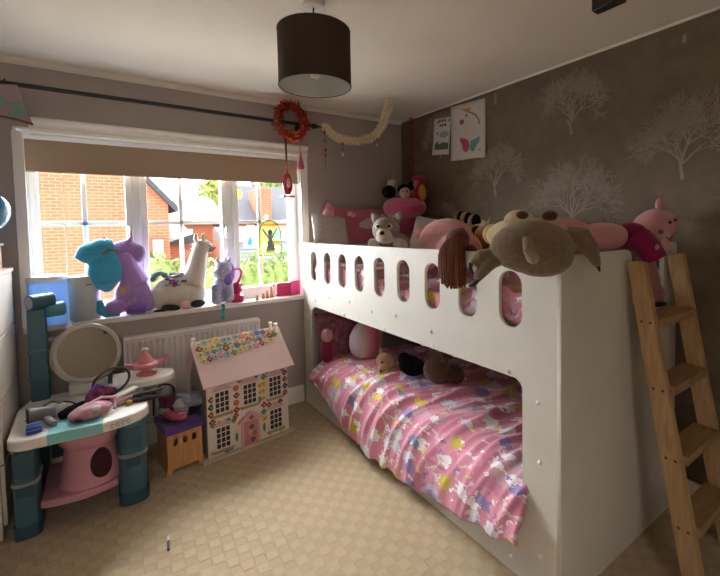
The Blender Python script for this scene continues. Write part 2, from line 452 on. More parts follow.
# right wall: brown wallpaper printed with pale winter trees
wr = MB().bb((XR, Y0, 0), (XR + 0.1, Y1, ZC))
def branch(y, z, ang, ln, w, depth, r):
    seg = 3
    for k in range(seg):
        a2 = ang + r.uniform(-0.16, 0.16)
        y2 = y + math.sin(a2) * ln / seg; z2 = z + math.cos(a2) * ln / seg
        if z2 > ZC - 0.03: return
        w2 = w * 0.85
        ny, nz_ = math.cos(a2), -math.sin(a2)
        x = XR - 0.0012 - 0.00005 * depth
        wr.add([(x, y - ny * w, z - nz_ * w), (x, y + ny * w, z + nz_ * w), (x, y2 + ny * w2, z2 + nz_ * w2), (x, y2 - ny * w2, z2 - nz_ * w2)], [(0, 1, 2, 3)], 1)
        y, z, ang, w = y2, z2, a2, w2
        if depth > 0 and k > 0:
            for sgn in (-1, 1):
                if r.random() < 0.9: branch(y, z, ang + sgn * r.uniform(0.35, 0.8), ln * r.uniform(0.62, 0.82), max(w * 0.68, 0.0011), depth - 1, r)
def tree(y, z, h, seed, wid=1.0):
    r = random.Random(seed)
    branch(y, z, 0.02, h * 0.30, 0.009, 0, r)
    for a in (-0.95, -0.55, -0.2, 0.12, 0.45, 0.9):
        branch(y + r.uniform(-.004, .004), z + h * r.uniform(0.2, 0.30), a * wid, h * r.uniform(0.30, 0.36), 0.0046, 4, r)
for i, (y, zb, h, w) in enumerate([(1.965, 1.595, 0.33, 0.8), (1.965, 2.245, 0.38, 1.0), (1.385, 1.33, 0.40, 0.95), (1.385, 1.925, 0.32, 0.75),
                                   (0.81, 1.60, 0.33, 0.72), (0.81, 2.25, 0.42, 1.1), (0.23, 1.30, 0.46, 1.2), (0.23, 1.925, 0.36, 0.9), (2.545, 1.25, 0.33, 0.8), (2.545, 1.95, 0.36, 0.9)]):
    tree(y, zb, h, 20 + i, w)
struct(wr.build('wall_right', [PAPERW, TREEM], smooth=False))
# trims
struct(MB().bb((XL, Y1 - 0.018, 0), (1.285, Y1, 0.12)).bb((XL, Y1 - 0.012, 0.12), (1.285, Y1, 0.132)).build('baseboard_window', WHITE, smooth=False, bevel=0.003))
struct(MB().bb((XR - 0.018, Y0, 0), (XR, 0.80, 0.12)).build('baseboard_right', WHITE, smooth=False, bevel=0.003))
struct(MB().bb((XR - 0.010, Y0, ZC - 0.012), (XR, Y1, ZC)).build('trim_1', CEILM, smooth=False))
cv = MB(); prof = [(0, 0), (0, -0.03), (-0.006, -0.029), (-0.018, -0.018), (-0.027, -0.006), (-0.03, 0)]
cv.prism([(Y1 + a, ZC + b) for a, b in prof], XL, XR - 0.01, 0, Matrix(((0, 0, 1, 0), (1, 0, 0, 0), (0, 1, 0, 0), (0, 0, 0, 1))))
struct(cv.build('trim_2', CEILM, smooth=False))
# window surround, sill
ar = MB()
for (lo, hi) in (((WX0 - 0.005, Y1 - 0.012, WZ0 + 0.03), (WX0 + 0.045, Y1 + 0.0, 1.965)), ((WX1 - 0.03, Y1 - 0.014, WZ0 + 0.03), (WX1 + 0.03, Y1, 2.045)),):
    ar.bb(lo, hi)
ar.bb((WX1 - 0.012, Y1 - 0.024, WZ0 + 0.03), (WX1 + 0.014, Y1 - 0.014, 2.03))
hx = MB(); 
ar.prism([(Y1 + a, z) for a, z in ((0, 1.965), (-0.02, 1.965), (-0.022, 1.985), (-0.012, 1.993), (-0.014, 2.008), (-0.035, 2.022), (-0.037, 2.034), (-0.028, 2.045), (0, 2.045))], -0.305, WX1 + 0.034, 0, Matrix(((0, 0, 1, 0), (1, 0, 0, 0), (0, 1, 0, 0), (0, 0, 0, 1))))
# lining of the recess
ar.bb((WX0, Y1, WZ0 + 0.03), (WX0 + 0.012, Y1 + 0.13, WZ1)); ar.bb((WX1 - 0.012, Y1, WZ0 + 0.03), (WX1, Y1 + 0.13, WZ1)); ar.bb((WX0, Y1, WZ1 - 0.012), (WX1, Y1 + 0.13, WZ1))
struct(ar.build('trim_3', WHITE, smooth=False, bevel=0.002))
struct(MB().bb((WX0 + 0.001, Y1 - 0.045, WZ0 + 0.001), (WX1 - 0.001, Y1 + 0.134, WZ0 + 0.031)).build('trim_4', mat('sill_paint', '#dedad4', rough=0.35), smooth=False, bevel=0.004))
# upvc window: outer frame, mullions, casements, bars, panes
WY0, WY1 = 3.215, 3.275
win = struct(MB().bb((WX0, WY0, WZ0 + 0.02), (-0.335, WY1, WZ1)).bb((1.30, WY0, WZ0 + 0.02), (WX1, WY1, WZ1)).bb((-0.335, WY0, WZ0 + 0.02), (1.30, WY1, 0.905)).bb((-0.335, WY0, 1.94), (1.30, WY1, WZ1))
             .bb((0.180, WY0, 0.905), (0.222, WY1, 1.94)).bb((0.775, WY0, 0.905), (0.815, WY1, 1.94)).build('window_1', UPVC, smooth=False, bevel=0.003))
for (a, b, vb) in ((-0.333, 0.178, -0.077), (0.224, 0.773, 0.467), (0.817, 1.298, 1.020)):
    f = 0.038; y0, y1 = WY0 - 0.018, WY1 - 0.01
    fr = MB().bb((a, y0, 0.907), (a + f, y1, 1.938)).bb((b - f, y0, 0.907), (b, y1, 1.938)).bb((a + f, y0, 0.907), (b - f, y1, 0.907 + f)).bb((a + f, y0, 1.938 - f), (b - f, y1, 1.938))
    fo = fr.build('casement_frame', UPVC, win, smooth=False, bevel=0.003)
    MB().bb((vb - 0.0125, 3.222, 0.945), (vb + 0.0125, 3.24, 1.90)).bb((a + f, 3.222, 1.435), (b - f, 3.24, 1.460)).build('glazing_bar', UPVC, win, smooth=False, bevel=0.002)
    MB().bb((a + f, 3.243, 0.945), (b - f, 3.249, 1.90)).build('pane', GLASS, win, smooth=False)
for x in (0.159, 0.755):
    MB().bb((x - 0.010, 3.186, 1.36), (x + 0.010, 3.197, 1.43)).tube([(x, 3.186, 1.42), (x, 3.165, 1.42), (x, 3.158, 1.41), (x - 0.004, 3.158, 1.33)], [0.007, 0.007, 0.008, 0.006], 8).build('handle', CHROME, win)

#SECTION outside
GZ = -2.7
OB1 = brick_mat('orange_brick', '#7e432f', '#864a34', '#86685a')
OB2 = brick_mat('pale_orange_brick', '#824a34', '#8a523a', '#86685a')
TILE = mat('grey_roof_tiles', '#28272c', rough=0.9, var=0.12, scale=6)
gr = MB().bb((-60, 3.45, GZ - 0.1), (60, 120, GZ)).build('ground', mat('bounce_paving', '#c9c4b8', rough=0.95, var=0.1, scale=1.5), smooth=False); struct(gr)  # unseen ground made pale to bounce daylight up to the ceiling
h = thing('brick_house', (-0.3, 12, GZ), 'orange brick gable house filling the left window pane', 'house')
MXZ = Matrix(((1, 0, 0, 0), (0, 0, 1, 0), (0, 1, 0, 0), (0, 0, 0, 1)))
MB().prism([(-2.05, GZ), (1.45, GZ), (1.45, 2.04), (-0.3, 4.10), (-2.05, 2.04)], 12, 20, 0, MXZ).build('gable_wall', OB1, h, smooth=False)
rf = MB()
rf.prism([(1.62, 1.86), (-0.3, 4.11), (-0.3, 4.28), (1.72, 1.92)], 11.85, 20.2, 0, MXZ); rf.prism([(-2.22, 1.86), (-0.3, 4.11), (-0.3, 4.28), (-2.32, 1.92)], 11.85, 20.2, 0, MXZ)
rf.build('roof', TILE, h, smooth=False)
wf = MB().bb((1.02, 11.93, 0.45), (1.34, 12.02, 1.2)).build('window', mat('dark_frame', '#4a2f28'), h, smooth=False)
MB().bb((1.06, 11.92, 0.5), (1.30, 11.935, 1.15)).build('pane', mat('sky_glass', '#8a6a5c', rough=0.1), wf, smooth=False)
h2 = thing('terraced_house', (3.0, 18, GZ), 'distant orange brick house with low grey roof in the middle pane', 'house')
MB().bb((1.9, 18.2, GZ), (4.3, 26, 1.70)).build('wall', OB2, h2, smooth=False)
MB().add([(1.8, 18.0, 1.66), (4.4, 18.0, 1.66), (4.4, 21.5, 2.75), (1.8, 21.5, 2.75), (1.8, 25, 1.66), (4.4, 25, 1.66)], [(0, 1, 2, 3), (3, 2, 5, 4), (0, 3, 4), (1, 5, 2), (0, 4, 5, 1)]).build('roof', TILE, h2, smooth=False)
wf = MB().bb((2.45, 17.93, 0.6), (3.0, 18.05, 1.4)).build('window', UPVC, h2, smooth=False)
MB().bb((2.5, 17.91, 0.65), (2.95, 17.94, 1.35)).build('pane', mat('dim_glass', '#5a6068', rough=0.1), wf, smooth=False)
h4 = thing('lean_to_roof', (2.1, 15, GZ), 'low grey pitched roof beside the brick house in the middle pane', 'roof')
MB().bb((1.62, 14.6, GZ), (2.35, 16.5, 1.0)).build('wall', OB1, h4, smooth=False)
MB().add([(1.55, 14.4, 0.95), (2.42, 14.4, 1.25), (2.42, 16.6, 1.6), (1.55, 16.6, 1.6), (1.55, 16.6, 0.95), (2.42, 16.6, 0.95), (2.42, 14.4, 0.95)], [(0, 1, 2, 3), (0, 3, 4), (1, 6, 5, 2), (0, 6, 1), (0, 4, 5, 6), (3, 2, 5, 4)]).build('roof', TILE, h4, smooth=False)
h3 = thing('grey_roofed_house', (4.5, 14, GZ), 'house with grey tiled roof and brick gable in the right pane', 'house')
MB().bb((3.62, 14.0, GZ), (5.9, 17.4, 1.60)).build('wall', OB2, h3, smooth=False)
MB().add([(3.5, 13.8, 1.58), (6.0, 13.8, 1.58), (6.0, 15.8, 3.0), (3.9, 15.8, 3.0), (3.5, 17.6, 1.58), (6.0, 17.6, 1.58)], [(0, 1, 2, 3), (3, 2, 5, 4), (0, 3, 4), (1, 5, 2), (0, 4, 5, 1)]).build('roof', TILE, h3, smooth=False)
MB().bb((4.38, 13.6, GZ), (4.72, 15.0, 2.72)).build('chimney_breast', OB1, h3, smooth=False)
wf = MB().bb((3.98, 13.9, 0.75), (4.22, 14.02, 1.5)).build('window', UPVC, h3, smooth=False)
MB().bb((4.01, 13.88, 0.79), (4.19, 13.91, 1.46)).build('pane', MATS['dim_glass'], wf, smooth=False)
g = thing('garage', (3.7, 11, GZ), 'white clad garage wall above the hedge in the right pane', 'garage')
gm = MB().bb((2.80, 11.5, GZ), (4.75, 12.6, 1.02))
for k in range(6): gm.bb((2.78, 11.46, 0.42 + k * 0.1), (4.77, 11.5, 0.50 + k * 0.1))
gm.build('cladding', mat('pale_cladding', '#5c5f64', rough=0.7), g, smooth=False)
MB().add([(2.7, 11.4, 1.02), (4.85, 11.4, 1.02), (4.85, 12.7, 1.45), (2.7, 12.7, 1.45), (2.7, 12.7, 1.02), (4.85, 12.7, 1.02)], [(0, 1, 2, 3), (0, 3, 4), (1, 5, 2), (0, 4, 5, 1), (2, 5, 4, 3)]).build('roof', mat('pale_roof', '#3c3e43', rough=0.8, var=0.1, scale=6), g, smooth=False)
LEAF = mat('leaf_green', '#55652a', rough=0.8, var=0.25, scale=6)
LEAFY = mat('leaf_yellow_green', '#6f7434', rough=0.8, var=0.2, scale=5)
TRUNK = mat('bark', '#4a3b2c', rough=0.9)
def foliage(mb, c, r, n, s, seed):
    q = random.Random(seed)
    for k in range(n):
        while True:
            d = Vector((q.uniform(-1, 1), q.uniform(-1, 1), q.uniform(-1, 1)))
            if 0.55 < d.length <= 1: break
        p = Vector(c) + Vector((d.x * r[0], d.y * r[1], d.z * r[2]))
        R = Euler((q.uniform(0, 6), q.uniform(0, 6), q.uniform(0, 6))).to_matrix()
        l = s * q.uniform(0.6, 1.3)
        mb.add([p + R @ Vector(v) for v in ((-l, 0, 0), (0, -l * .55, l * .15), (l, 0, 0), (0, l * .55, l * .15))], [(0, 1, 2), (0, 2, 3)])
    mb.ell(c, [k * 0.75 for k in r], n=12)
hd = thing('hedge', (2.9, 9.3, GZ), 'green hedge across the bottom of the right pane', 'hedge')
fm = MB()
for k in range(9): foliage(fm, (1.9 + k * 0.24, 9.3, -0.1 + 0.08 * math.sin(k * 2.1)), (0.32, 0.4, 0.95), 260, 0.07, k)
fm.build('foliage', LEAF, hd)
MB().cyl((2.1, 9.3, GZ), (2.1, 9.3, -0.5), 0.05).cyl((3.0, 9.3, GZ), (3.0, 9.3, -0.5), 0.05).cyl((3.7, 9.3, GZ), (3.7, 9.3, -0.5), 0.05).build('stems', TRUNK, hd)
bs = thing('garden_shrub', (0.75, 9, GZ), 'green shrub showing between the two plush toys through the glass', 'shrub')
fm = MB(); foliage(fm, (0.78, 9.0, 0.55), (0.55, 0.4, 0.42), 420, 0.07, 31); fm.build('foliage', LEAF, bs)
MB().cyl((0.78, 9, GZ), (0.78, 9, 0.5), 0.06).build('stem', TRUNK, bs)
def outtree(x, y, z0, r, label, m, seed):
    t = thing('garden_tree', (x, y, GZ), label, 'tree')
    fm = MB(); foliage(fm, (x, y, z0), r, 700, 0.16, seed); fm.build('foliage', m, t)
    MB().cyl((x, y, GZ), (x, y, z0), 0.14, r2=0.06).build('trunk', TRUNK, t)
outtree(5.4, 24.5, 3.3, (1.0, 0.9, 1.5), 'pale yellow green tree rising behind the distant brick roof', LEAFY, 41)
outtree(4.6, 18.6, 2.6, (0.38, 0.5, 0.9), 'slim yellow tree left of the grey roofed house', LEAFY, 42) if False else None
outtree(8.1, 22, 3.6, (1.5, 1.0, 1.1), 'green treetop above the grey roof in the right pane', LEAF, 43)

#SECTION window dressing
bl = thing('roller_blind', (0.48, 3.14, 1.97), 'beige brown roller blind pulled part way down over the window', 'blind')
MB().bb((-0.352, 3.152, 1.752), (1.318, 3.155, 1.955)).build('fabric', mat('blind_fabric', '#a48d77', rough=0.85, var=0.03, scale=300), bl, smooth=False)
MB().cyl((-0.355, 3.155, 1.955), (1.32, 3.155, 1.955), 0.018).build('roller', UPVC, bl)
MB().bb((-0.352, 3.149, 1.748), (1.318, 3.158, 1.756)).build('bottom_bar', mat('blind_bar', '#b9a996'), bl, smooth=False)
pc = thing('blind_pull_cord', (-0.17, 3.10, 1.75), 'white blind cord with acorn toggle hanging before the grey cylinder', 'cord')
MB().tube([(-0.173, 3.170, 1.94), (-0.173, 3.170, 1.2), (-0.173, 3.04, 1.135), (-0.173, 3.035, 1.12), (-0.173, 3.035, 0.92)], [0.001, 0.001, 0.0012, 0.003, 0.003], 6).build('cord', WHITE, pc)
MB().lathe([(0.003, 0.10), (0.005, 0.07), (0.007, 0.04), (0.016, 0.02), (0.017, 0.006), (0.006, 0.0)], (-0.173, 3.035, 0.828), 12).build('toggle', WHITE, pc)
cp = thing('curtain_pole', (0.4, 2.97, 2.19), 'long black curtain pole across the window wall', 'curtain pole')
MB().tube([(-0.97, 2.97, 2.192), (0.4, 2.97, 2.188), (1.33, 2.97, 2.184)], 0.0125, 12).build('pole', BLACK, cp)
MB().lathe([(0.0125, 0), (0.017, 0.004), (0.017, 0.02), (0.012, 0.03), (0.019, 0.045), (0.022, 0.06), (0.016, 0.075), (0.006, 0.10), (0.002, 0.13)], (0, 0, 0), 14, 0, Matrix.Translation((1.33, 2.97, 2.184)) @ Euler((0, PI / 2, 0)).to_matrix().to_4x4()).build('finial', BLACK, cp)
for x in (1.30, -0.6):
    MB().tube([(x, 3.07, 2.175), (x, 2.99, 2.17), (x, 2.97, 2.17)], 0.008, 8).cyl((x, 3.079, 2.175), (x, 3.065, 2.175), 0.03, 14).tube(arcpts((x, 2.97, 2.188), 0.016, 180, 360, 8, 'X'), 0.005, 6).build('bracket', BLACK, cp)

# pastel cloth hanging over the left end of the pole
ph = MB()
PASTEL = mat('pastel_print', '#b08d96', rough=0.8, var=0.0)
nt = PASTEL.node_tree; tcn = nt.nodes.new('ShaderNodeTexCoord'); vn = nt.nodes.new('ShaderNodeTexVoronoi'); vn.inputs['Scale'].default_value = 14
rp = nt.nodes.new('ShaderNodeValToRGB'); rp.color_ramp.interpolation = 'CONSTANT'; sepn = nt.nodes.new('ShaderNodeSeparateColor')
for p_, c_ in ((0.3, '#7f9a92'), (0.5, '#a88a96'), (0.8, '#b08888')):
    k_ = rp.color_ramp.elements.new(p_); k_.color = lin(c_)
rp.color_ramp.elements[0].color = lin('#a58f9c'); rp.color_ramp.elements[-1].color = lin('#93808f')
nt.links.new(tcn.outputs['Object'], vn.inputs[0]); nt.links.new(vn.outputs['Color'], sepn.inputs[0]); nt.links.new(sepn.outputs[0], rp.inputs[0]); nt.links.new(rp.outputs[0], nt.nodes['Principled BSDF'].inputs['Base Color'])
def pas(u, v):
    x = -0.66 + 0.335 * u + 0.055 * u * v; top = 2.175
    bot = 1.90 + 0.10 * math.sin(PI * min(1, u * 0.75))
    return (x, 2.935 - 0.03 * v - 0.012 * math.sin(u * 14), top + (bot - top) * v)
ph.grid(pas, 24, 12)
ph_t = thing('pastel_cloth', (-0.45, 2.95, 2.17), 'pastel patterned cloth hanging from the left end of the curtain pole', 'cloth')
o = ph.build('cloth', PASTEL, ph_t); sd = o.modifiers.new('t', 'SOLIDIFY'); sd.thickness = 0.004
MB().tube([Vector(pas(u / 20, 1)) for u in range(21)], 0.007, 8).build('brown_trim', mat('brown_trim', '#6d564c', rough=0.8), ph_t)
MB().tube(arcpts((-0.5, 2.97, 2.19), 0.02, 0, 360, 14, 'X')[:-1], 0.004, 6, closed=True).tube(arcpts((-0.38, 2.97, 2.19), 0.02, 0, 360, 14, 'X')[:-1], 0.004, 6, closed=True).build('loop', BLACK, ph_t)

# feather wreath with ribbons
wrt = thing('feather_wreath', (1.185, 2.93, 2.19), 'orange and red feather wreath hanging in front of the curtain pole', 'wreath')
WC = Vector((1.185, 2.93, 2.185))
cols = ['#b5301c', '#c8561f', '#8e1a1a', '#7a3a1c', '#d9701f', '#6b5a3a']
fm = [mat('feather_%d' % i, c, rough=0.7) for i, c in enumerate(cols)]
base = MB().tube([(WC.x + 0.105 * math.cos(a), WC.y, WC.z + 0.115 * math.sin(a)) for a in [2 * PI * k / 32 for k in range(32)]], 0.028, 8, closed=True)
base.build('ring', mat('wreath_core', '#8a2a1a', rough=0.8), wrt)
fb = MB()
for k in range(340):
    a = rnd.uniform(0, 2 * PI); b = rnd.uniform(0, 2 * PI); rr = rnd.uniform(0.016, 0.03)
    ca = Vector((math.cos(a), 0, math.sin(a) * 1.08)); p = WC + ca * 0.105 + ca * (rr * math.cos(b)) + Vector((0, rr * math.sin(b), 0))
    t = Vector((-math.sin(a), 0, math.cos(a))); n = (ca * math.cos(b) + Vector((0, math.sin(b), 0)))
    l = rnd.uniform(0.025, 0.05); d = (t * rnd.uniform(0.4, 1) + n * 0.6).normalized() * l; s = t.cross(n).normalized() * l * 0.28
    mi = 2 if (math.cos(a) > 0.3 and rnd.random() < 0.6) else rnd.choice([0, 1, 4, 0, 1, 3]) if math.cos(a) > -0.75 else rnd.choice([3, 5, 1])
    fb.add([p, p + d * 0.5 + s, p + d, p + d * 0.5 - s], [(0, 1, 2, 3)], mi)
fb.build('feathers', fm, wrt, smooth=False)
MB().cyl((1.185, 2.93, 2.30), (1.185, 2.93, 2.36), 0.0015, 6).build('string', DARK, wrt)
MB().tube([(1.135, 2.925, 2.08), (1.137, 2.923, 1.95), (1.14, 2.925, 1.80)], [0.008, 0.007, 0.005], 6).build('ribbon', mat('rust_ribbon', '#5e1d16', rough=0.7), wrt)
REDG = mat('red_glitter', '#b0203c', rough=0.25, coat=0.6)
ln = thing('hanging_lantern', (1.14, 2.93, 1.80), 'small red and pink oval lantern hanging below the wreath', 'ornament')
MB().lathe([(0.010, 0.17), (0.022, 0.155), (0.034, 0.12), (0.038, 0.085), (0.034, 0.05), (0.022, 0.02), (0.016, 0.012)], (1.14, 2.925, 1.63), 16).build('body', REDG, ln)
MB().ell((1.135, 2.889, 1.725), (0.016, 0.008, 0.035)).build('panel', mat('pale_pink', '#d79aa6', rough=0.3), ln)
MB().bb((1.095, 2.89, 1.622), (1.185, 2.96, 1.634)).build('base', REDG, ln, bevel=0.003)
tl = thing('tassel_ornament', (1.265, 2.95, 2.05), 'pink teardrop ornament hanging at the window corner under the wreath', 'ornament')
MB().cyl((1.245, 2.93, 2.09), (1.252, 2.93, 1.95), 0.002, 6).build('string', mat('grey_string', '#6d7a80'), tl)
MB().lathe([(0.003, 0.13), (0.008, 0.10), (0.018, 0.055), (0.026, 0.02), (0.022, 0.004), (0.01, 0)], (1.253, 2.93, 1.835), 12).build('drop', mat('pink_drop', '#c4587a', rough=0.35), tl)

# tinsel garland
TIN = mat('cream_tinsel', '#efe4c6', rough=0.35, metal=0.0)
gt = thing('tinsel_garland', (1.48, 2.92, 2.18), 'cream tinsel garland looped from the curtain pole up to the ceiling', 'garland')
path = bez((1.475, 2.955, 2.195), (1.55, 2.93, 2.06), (1.75, 2.88, 2.06), (1.86, 2.82, 2.14), 14) + bez((1.86, 2.82, 2.14), (1.89, 2.76, 2.18), (1.83, 2.62, 2.26), (1.80, 2.53, 2.345), 10)[1:]
MB().tube(path, 0.006, 6).build('core', TIN, gt)
tb = MB()
for i in range(len(path) - 1):
    for k in range(190):
        p = path[i].lerp(path[i + 1], rnd.random())
        d = Vector((rnd.uniform(-1, 1), rnd.uniform(-1, 1), rnd.uniform(-1, 1))).normalized() * rnd.uniform(0.018, 0.046)
        if p.z + d.z > ZC - 0.005: d.z = -abs(d.z)
        s = d.cross(Vector((rnd.uniform(-1, 1), rnd.uniform(-1, 1), 0.3))).normalized() * 0.0032
        tb.add([p - s, p + s, p + d + s * 0.6, p + d - s * 0.6], [(0, 1, 2, 3)])
tb.build('strands', TIN, gt, smooth=False)
def bead_string(name, p0, ln_, label, beads, col='#9e2634', grp=None, sway=0.0):
    t = thing(name, p0, label, 'ornament', 'bead strings under the tinsel')
    x, y, z = p0
    MB().tube([(x, y, z), (x + sway, y, z - ln_ / 2), (x, y, z - ln_)], 0.0018, 6).build('string', mat('red_thread', '#7c1f28'), t)
    for (f, r, c) in beads:
        MB().ell((x + sway * (1 - abs(2 * f - 1)), y, z - ln_ * f), (r, r, r * 1.5), n=10).build('bead', mat('bead_' + c, c, rough=0.25), t)
bead_string('bead_string', (1.455, 2.93, 2.18), 0.36, 'long thin red bead string hanging from the curtain pole finial', [(0.12, 0.009, '#9e2634'), (0.3, 0.008, '#b04a3a'), (0.5, 0.010, '#9e2634'), (0.62, 0.010, '#b03a3a'), (0.78, 0.004, '#333333')], sway=0.006)
bead_string('bead_string', (1.60, 2.905, 2.08), 0.11, 'short red string with pearl drop under the dip of the tinsel', [(0.25, 0.009, '#b0384a'), (0.6, 0.008, '#c06070'), (0.95, 0.012, '#cfc6bc')])
bead_string('bead_string', (1.875, 2.82, 2.13), 0.09, 'short pink bead drop under the right bend of the tinsel', [(0.2, 0.009, '#b0485a'), (0.75, 0.011, '#cbb0b0')])
t = thing('red_paper_chain', (2.27, 2.85, 2.35), 'red ribbon chain hanging from the ceiling in the far corner', 'decoration')
cm = MB()
for k in range(13):
    z = 2.345 - 0.045 * k
    cm.tube(arcpts((2.27, 2.86, z - 0.022), 0.019, 0, 360, 10, 'X' if k % 2 else 'Y')[:-1], 0.006, 6, closed=True)
cm.build('links', mat('red_ribbon', '#8e1826', rough=0.5), t)
MB().lathe([(0.002, 0.07), (0.010, 0.05), (0.012, 0.01), (0.004, 0)], (2.27, 2.86, 1.69), 10).build('drop', mat('pearl', '#cfc9c0', rough=0.3), t)

# pendant lamp
LC = (0.775, 1.635)
lp = thing('pendant_lamp', (LC[0], LC[1], ZC), 'dark brown drum pendant lampshade hanging from the ceiling', 'lamp')
MB().lathe([(0.153, 0.0), (0.153, 0.232)], (LC[0], LC[1], 2.0), 48, caps=False).build('shade', mat('brown_shade_fabric', '#3a2d22', rough=0.85, bump=0.2, bscale=400), lp)
MB().lathe([(0.1505, 0.0015), (0.1505, 0.231)], (LC[0], LC[1], 2.0), 48, caps=False).build('shade_lining', mat('shade_lining', '#c4c8c4', rough=0.8), lp)
MB().tube(arcpts((LC[0], LC[1], 2.001), 0.1525, 0, 360, 48, 'Z')[:-1], 0.0022, 6, closed=True).tube(arcpts((LC[0], LC[1], 2.231), 0.1525, 0, 360, 48, 'Z')[:-1], 0.0022, 6, closed=True).build('rim', mat('shade_rim', '#2c231b'), lp)
MB().cyl((LC[0], LC[1], ZC - 0.03), (LC[0], LC[1], 2.15), 0.0035, 8).build('cord', BLACK, lp)
MB().lathe([(0.045, 0.0), (0.04, 0.025), (0.01, 0.03)][::-1], (LC[0], LC[1], ZC - 0.03), 20).build('ceiling_rose', WHITE, lp)
sp_ = MB().cyl((LC[0], LC[1], 2.15), (LC[0], LC[1], 2.10), 0.02, 14)
for k in range(3):
    a = 2 * PI * k / 3 + 0.3; sp_.cyl((LC[0], LC[1], 2.135), (LC[0] + 0.150 * math.cos(a), LC[1] + 0.150 * math.sin(a), 2.165), 0.002, 6)
sp_.build('lamp_holder', WHITE, lp)
bu = MB()
for dx in (-0.012, 0.0, 0.012): bu.tube([(LC[0] + dx, LC[1] - 0.008, 2.10), (LC[0] + dx, LC[1] - 0.008, 2.04), (LC[0] + dx, LC[1] + 0.008, 2.04), (LC[0] + dx, LC[1] + 0.008, 2.10)], 0.0055, 8)
bu.build('bulb', mat('bulb_white', '#e8e4da', rough=0.2), lp)
t = thing('ceiling_fitting', (1.67, 0.84, ZC), 'black rectangular fitting on the ceiling cut by the top edge', 'fitting')
MB().bb((1.645, 0.785, 2.245), (1.695, 0.90, 2.3595)).build('body', mat('black_plastic', '#241c18', rough=0.5), t, bevel=0.006)

# drawings pinned to the wallpaper
def paper(name, y0, y1, z0, z1, label, seed, marks, curl=0.012, skew=0.0):
    t = thing(name, (XR, (y0 + y1) / 2, z1), label, 'drawing', 'drawings on the wallpaper')
    def fn(u, v):
        y = y0 + (y1 - y0) * u + skew * v; z = z1 + (z0 - z1) * v - 0.02 * u
        return (XR - 0.004 - curl * v * (0.3 + abs(math.sin(2.5 * u + seed))) * v, y, z)
    pm = MB().grid(fn, 10, 12); o = pm.build('sheet', mat('drawing_paper', '#cfc8c0', rough=0.8), t)
    o.modifiers.new('t', 'SOLIDIFY').thickness = 0.001
    for (nm, col, polys) in marks:
        b = MB()
        for pl_ in polys:
            vs = []
            for (u, v) in pl_:
                x, y, z = fn(u, v); vs.append((x - 0.0035, y, z))
            b.add(vs, [tuple(range(len(vs)))])
        b.build(nm, mat('ink_' + col, col, rough=0.7), t, smooth=False)
def blob2(cu, cv, ru, rv, n=10, j=0.0, seed=1):
    q = random.Random(seed); return [(cu + ru * (1 + q.uniform(-j, j)) * math.cos(2 * PI * k / n), cv + rv * (1 + q.uniform(-j, j)) * math.sin(2 * PI * k / n)) for k in range(n)]
def arc2(cu, cv, r0, r1, a0, a1, n=10, asp=0.75):
    o = [];
    for k in range(n + 1): a = math.radians(a0 + (a1 - a0) * k / n); o.append((cu + r0 * math.cos(a), cv - r0 * asp * math.sin(a)))
    for k in range(n, -1, -1): a = math.radians(a0 + (a1 - a0) * k / n); o.append((cu + r1 * math.cos(a), cv - r1 * asp * math.sin(a)))
    return o
# u runs from far (left in view) to near
paper('wall_drawing', 2.61, 2.415, 1.985, 2.285, 'small child drawing on white paper, left of the two on the wallpaper', 1.0,
      [('lettering', '#4a4652', [[(0.30 + 0.16 * k, 0.06), (0.42 + 0.16 * k, 0.06), (0.42 + 0.16 * k, 0.12), (0.30 + 0.16 * k, 0.12)] for k in range(3)] + [[(0.36 + 0.15 * k, 0.17), (0.47 + 0.15 * k, 0.17), (0.47 + 0.15 * k, 0.24), (0.36 + 0.15 * k, 0.24)] for k in range(3)]),
       ('blue_cloud', '#8d98aa', [blob2(0.68, 0.46, 0.28, 0.09, 12, 0.15, 3)]),
       ('green_scene', '#4c6b4c', [[(0.14, 0.86), (0.14, 0.72), (0.25, 0.62), (0.42, 0.72), (0.6, 0.66), (0.95, 0.70), (0.95, 0.86)]]),
       ('red_marks', '#8a4048', [blob2(0.26, 0.12, 0.06, 0.03), blob2(0.25, 0.42, 0.05, 0.035), blob2(0.92, 0.10, 0.05, 0.03), blob2(0.62, 0.72, 0.10, 0.04)])], skew=0.02)
paper('wall_drawing', 2.415, 2.055, 1.905, 2.335, 'larger drawing with a pink and blue butterfly pinned to the wallpaper', 2.2,
      [('rainbow_arc', '#8a6a6c', [arc2(0.42, 0.42, 0.44, 0.40, 0, 75, 12, 0.62)]), ('yellow_horn', '#b58a3a', [[(0.22, 0.06), (0.50, 0.16), (0.52, 0.11)], blob2(0.52, 0.13, 0.10, 0.03, 10, 0.2, 4), [(0.5, 0.12), (0.55, 0.12), (0.46, 0.20)]]),
       ('pink_heart', '#a8385a', [blob2(0.34, 0.32, 0.07, 0.05), blob2(0.48, 0.22, 0.03, 0.025)]),
       ('pink_wing', '#b04a6a', [[(0.56, 0.80), (0.54, 0.68), (0.42, 0.62), (0.28, 0.60), (0.28, 0.66), (0.34, 0.72), (0.36, 0.82), (0.46, 0.88)]]),
       ('blue_wing', '#5a98a2', [[(0.57, 0.80), (0.60, 0.68), (0.72, 0.66), (0.86, 0.62), (0.84, 0.72), (0.74, 0.80), (0.68, 0.88), (0.60, 0.86)]]),
       ('faint_line', '#c0aab0', [[(0.02, 0.53), (0.98, 0.55), (0.98, 0.556), (0.02, 0.536)]]), ('pink_dots', '#b87a90', [blob2(0.86, 0.86, 0.03, 0.02), blob2(0.16, 0.42, 0.02, 0.015), blob2(0.86, 0.16, 0.02, 0.015)])], skew=-0.01)

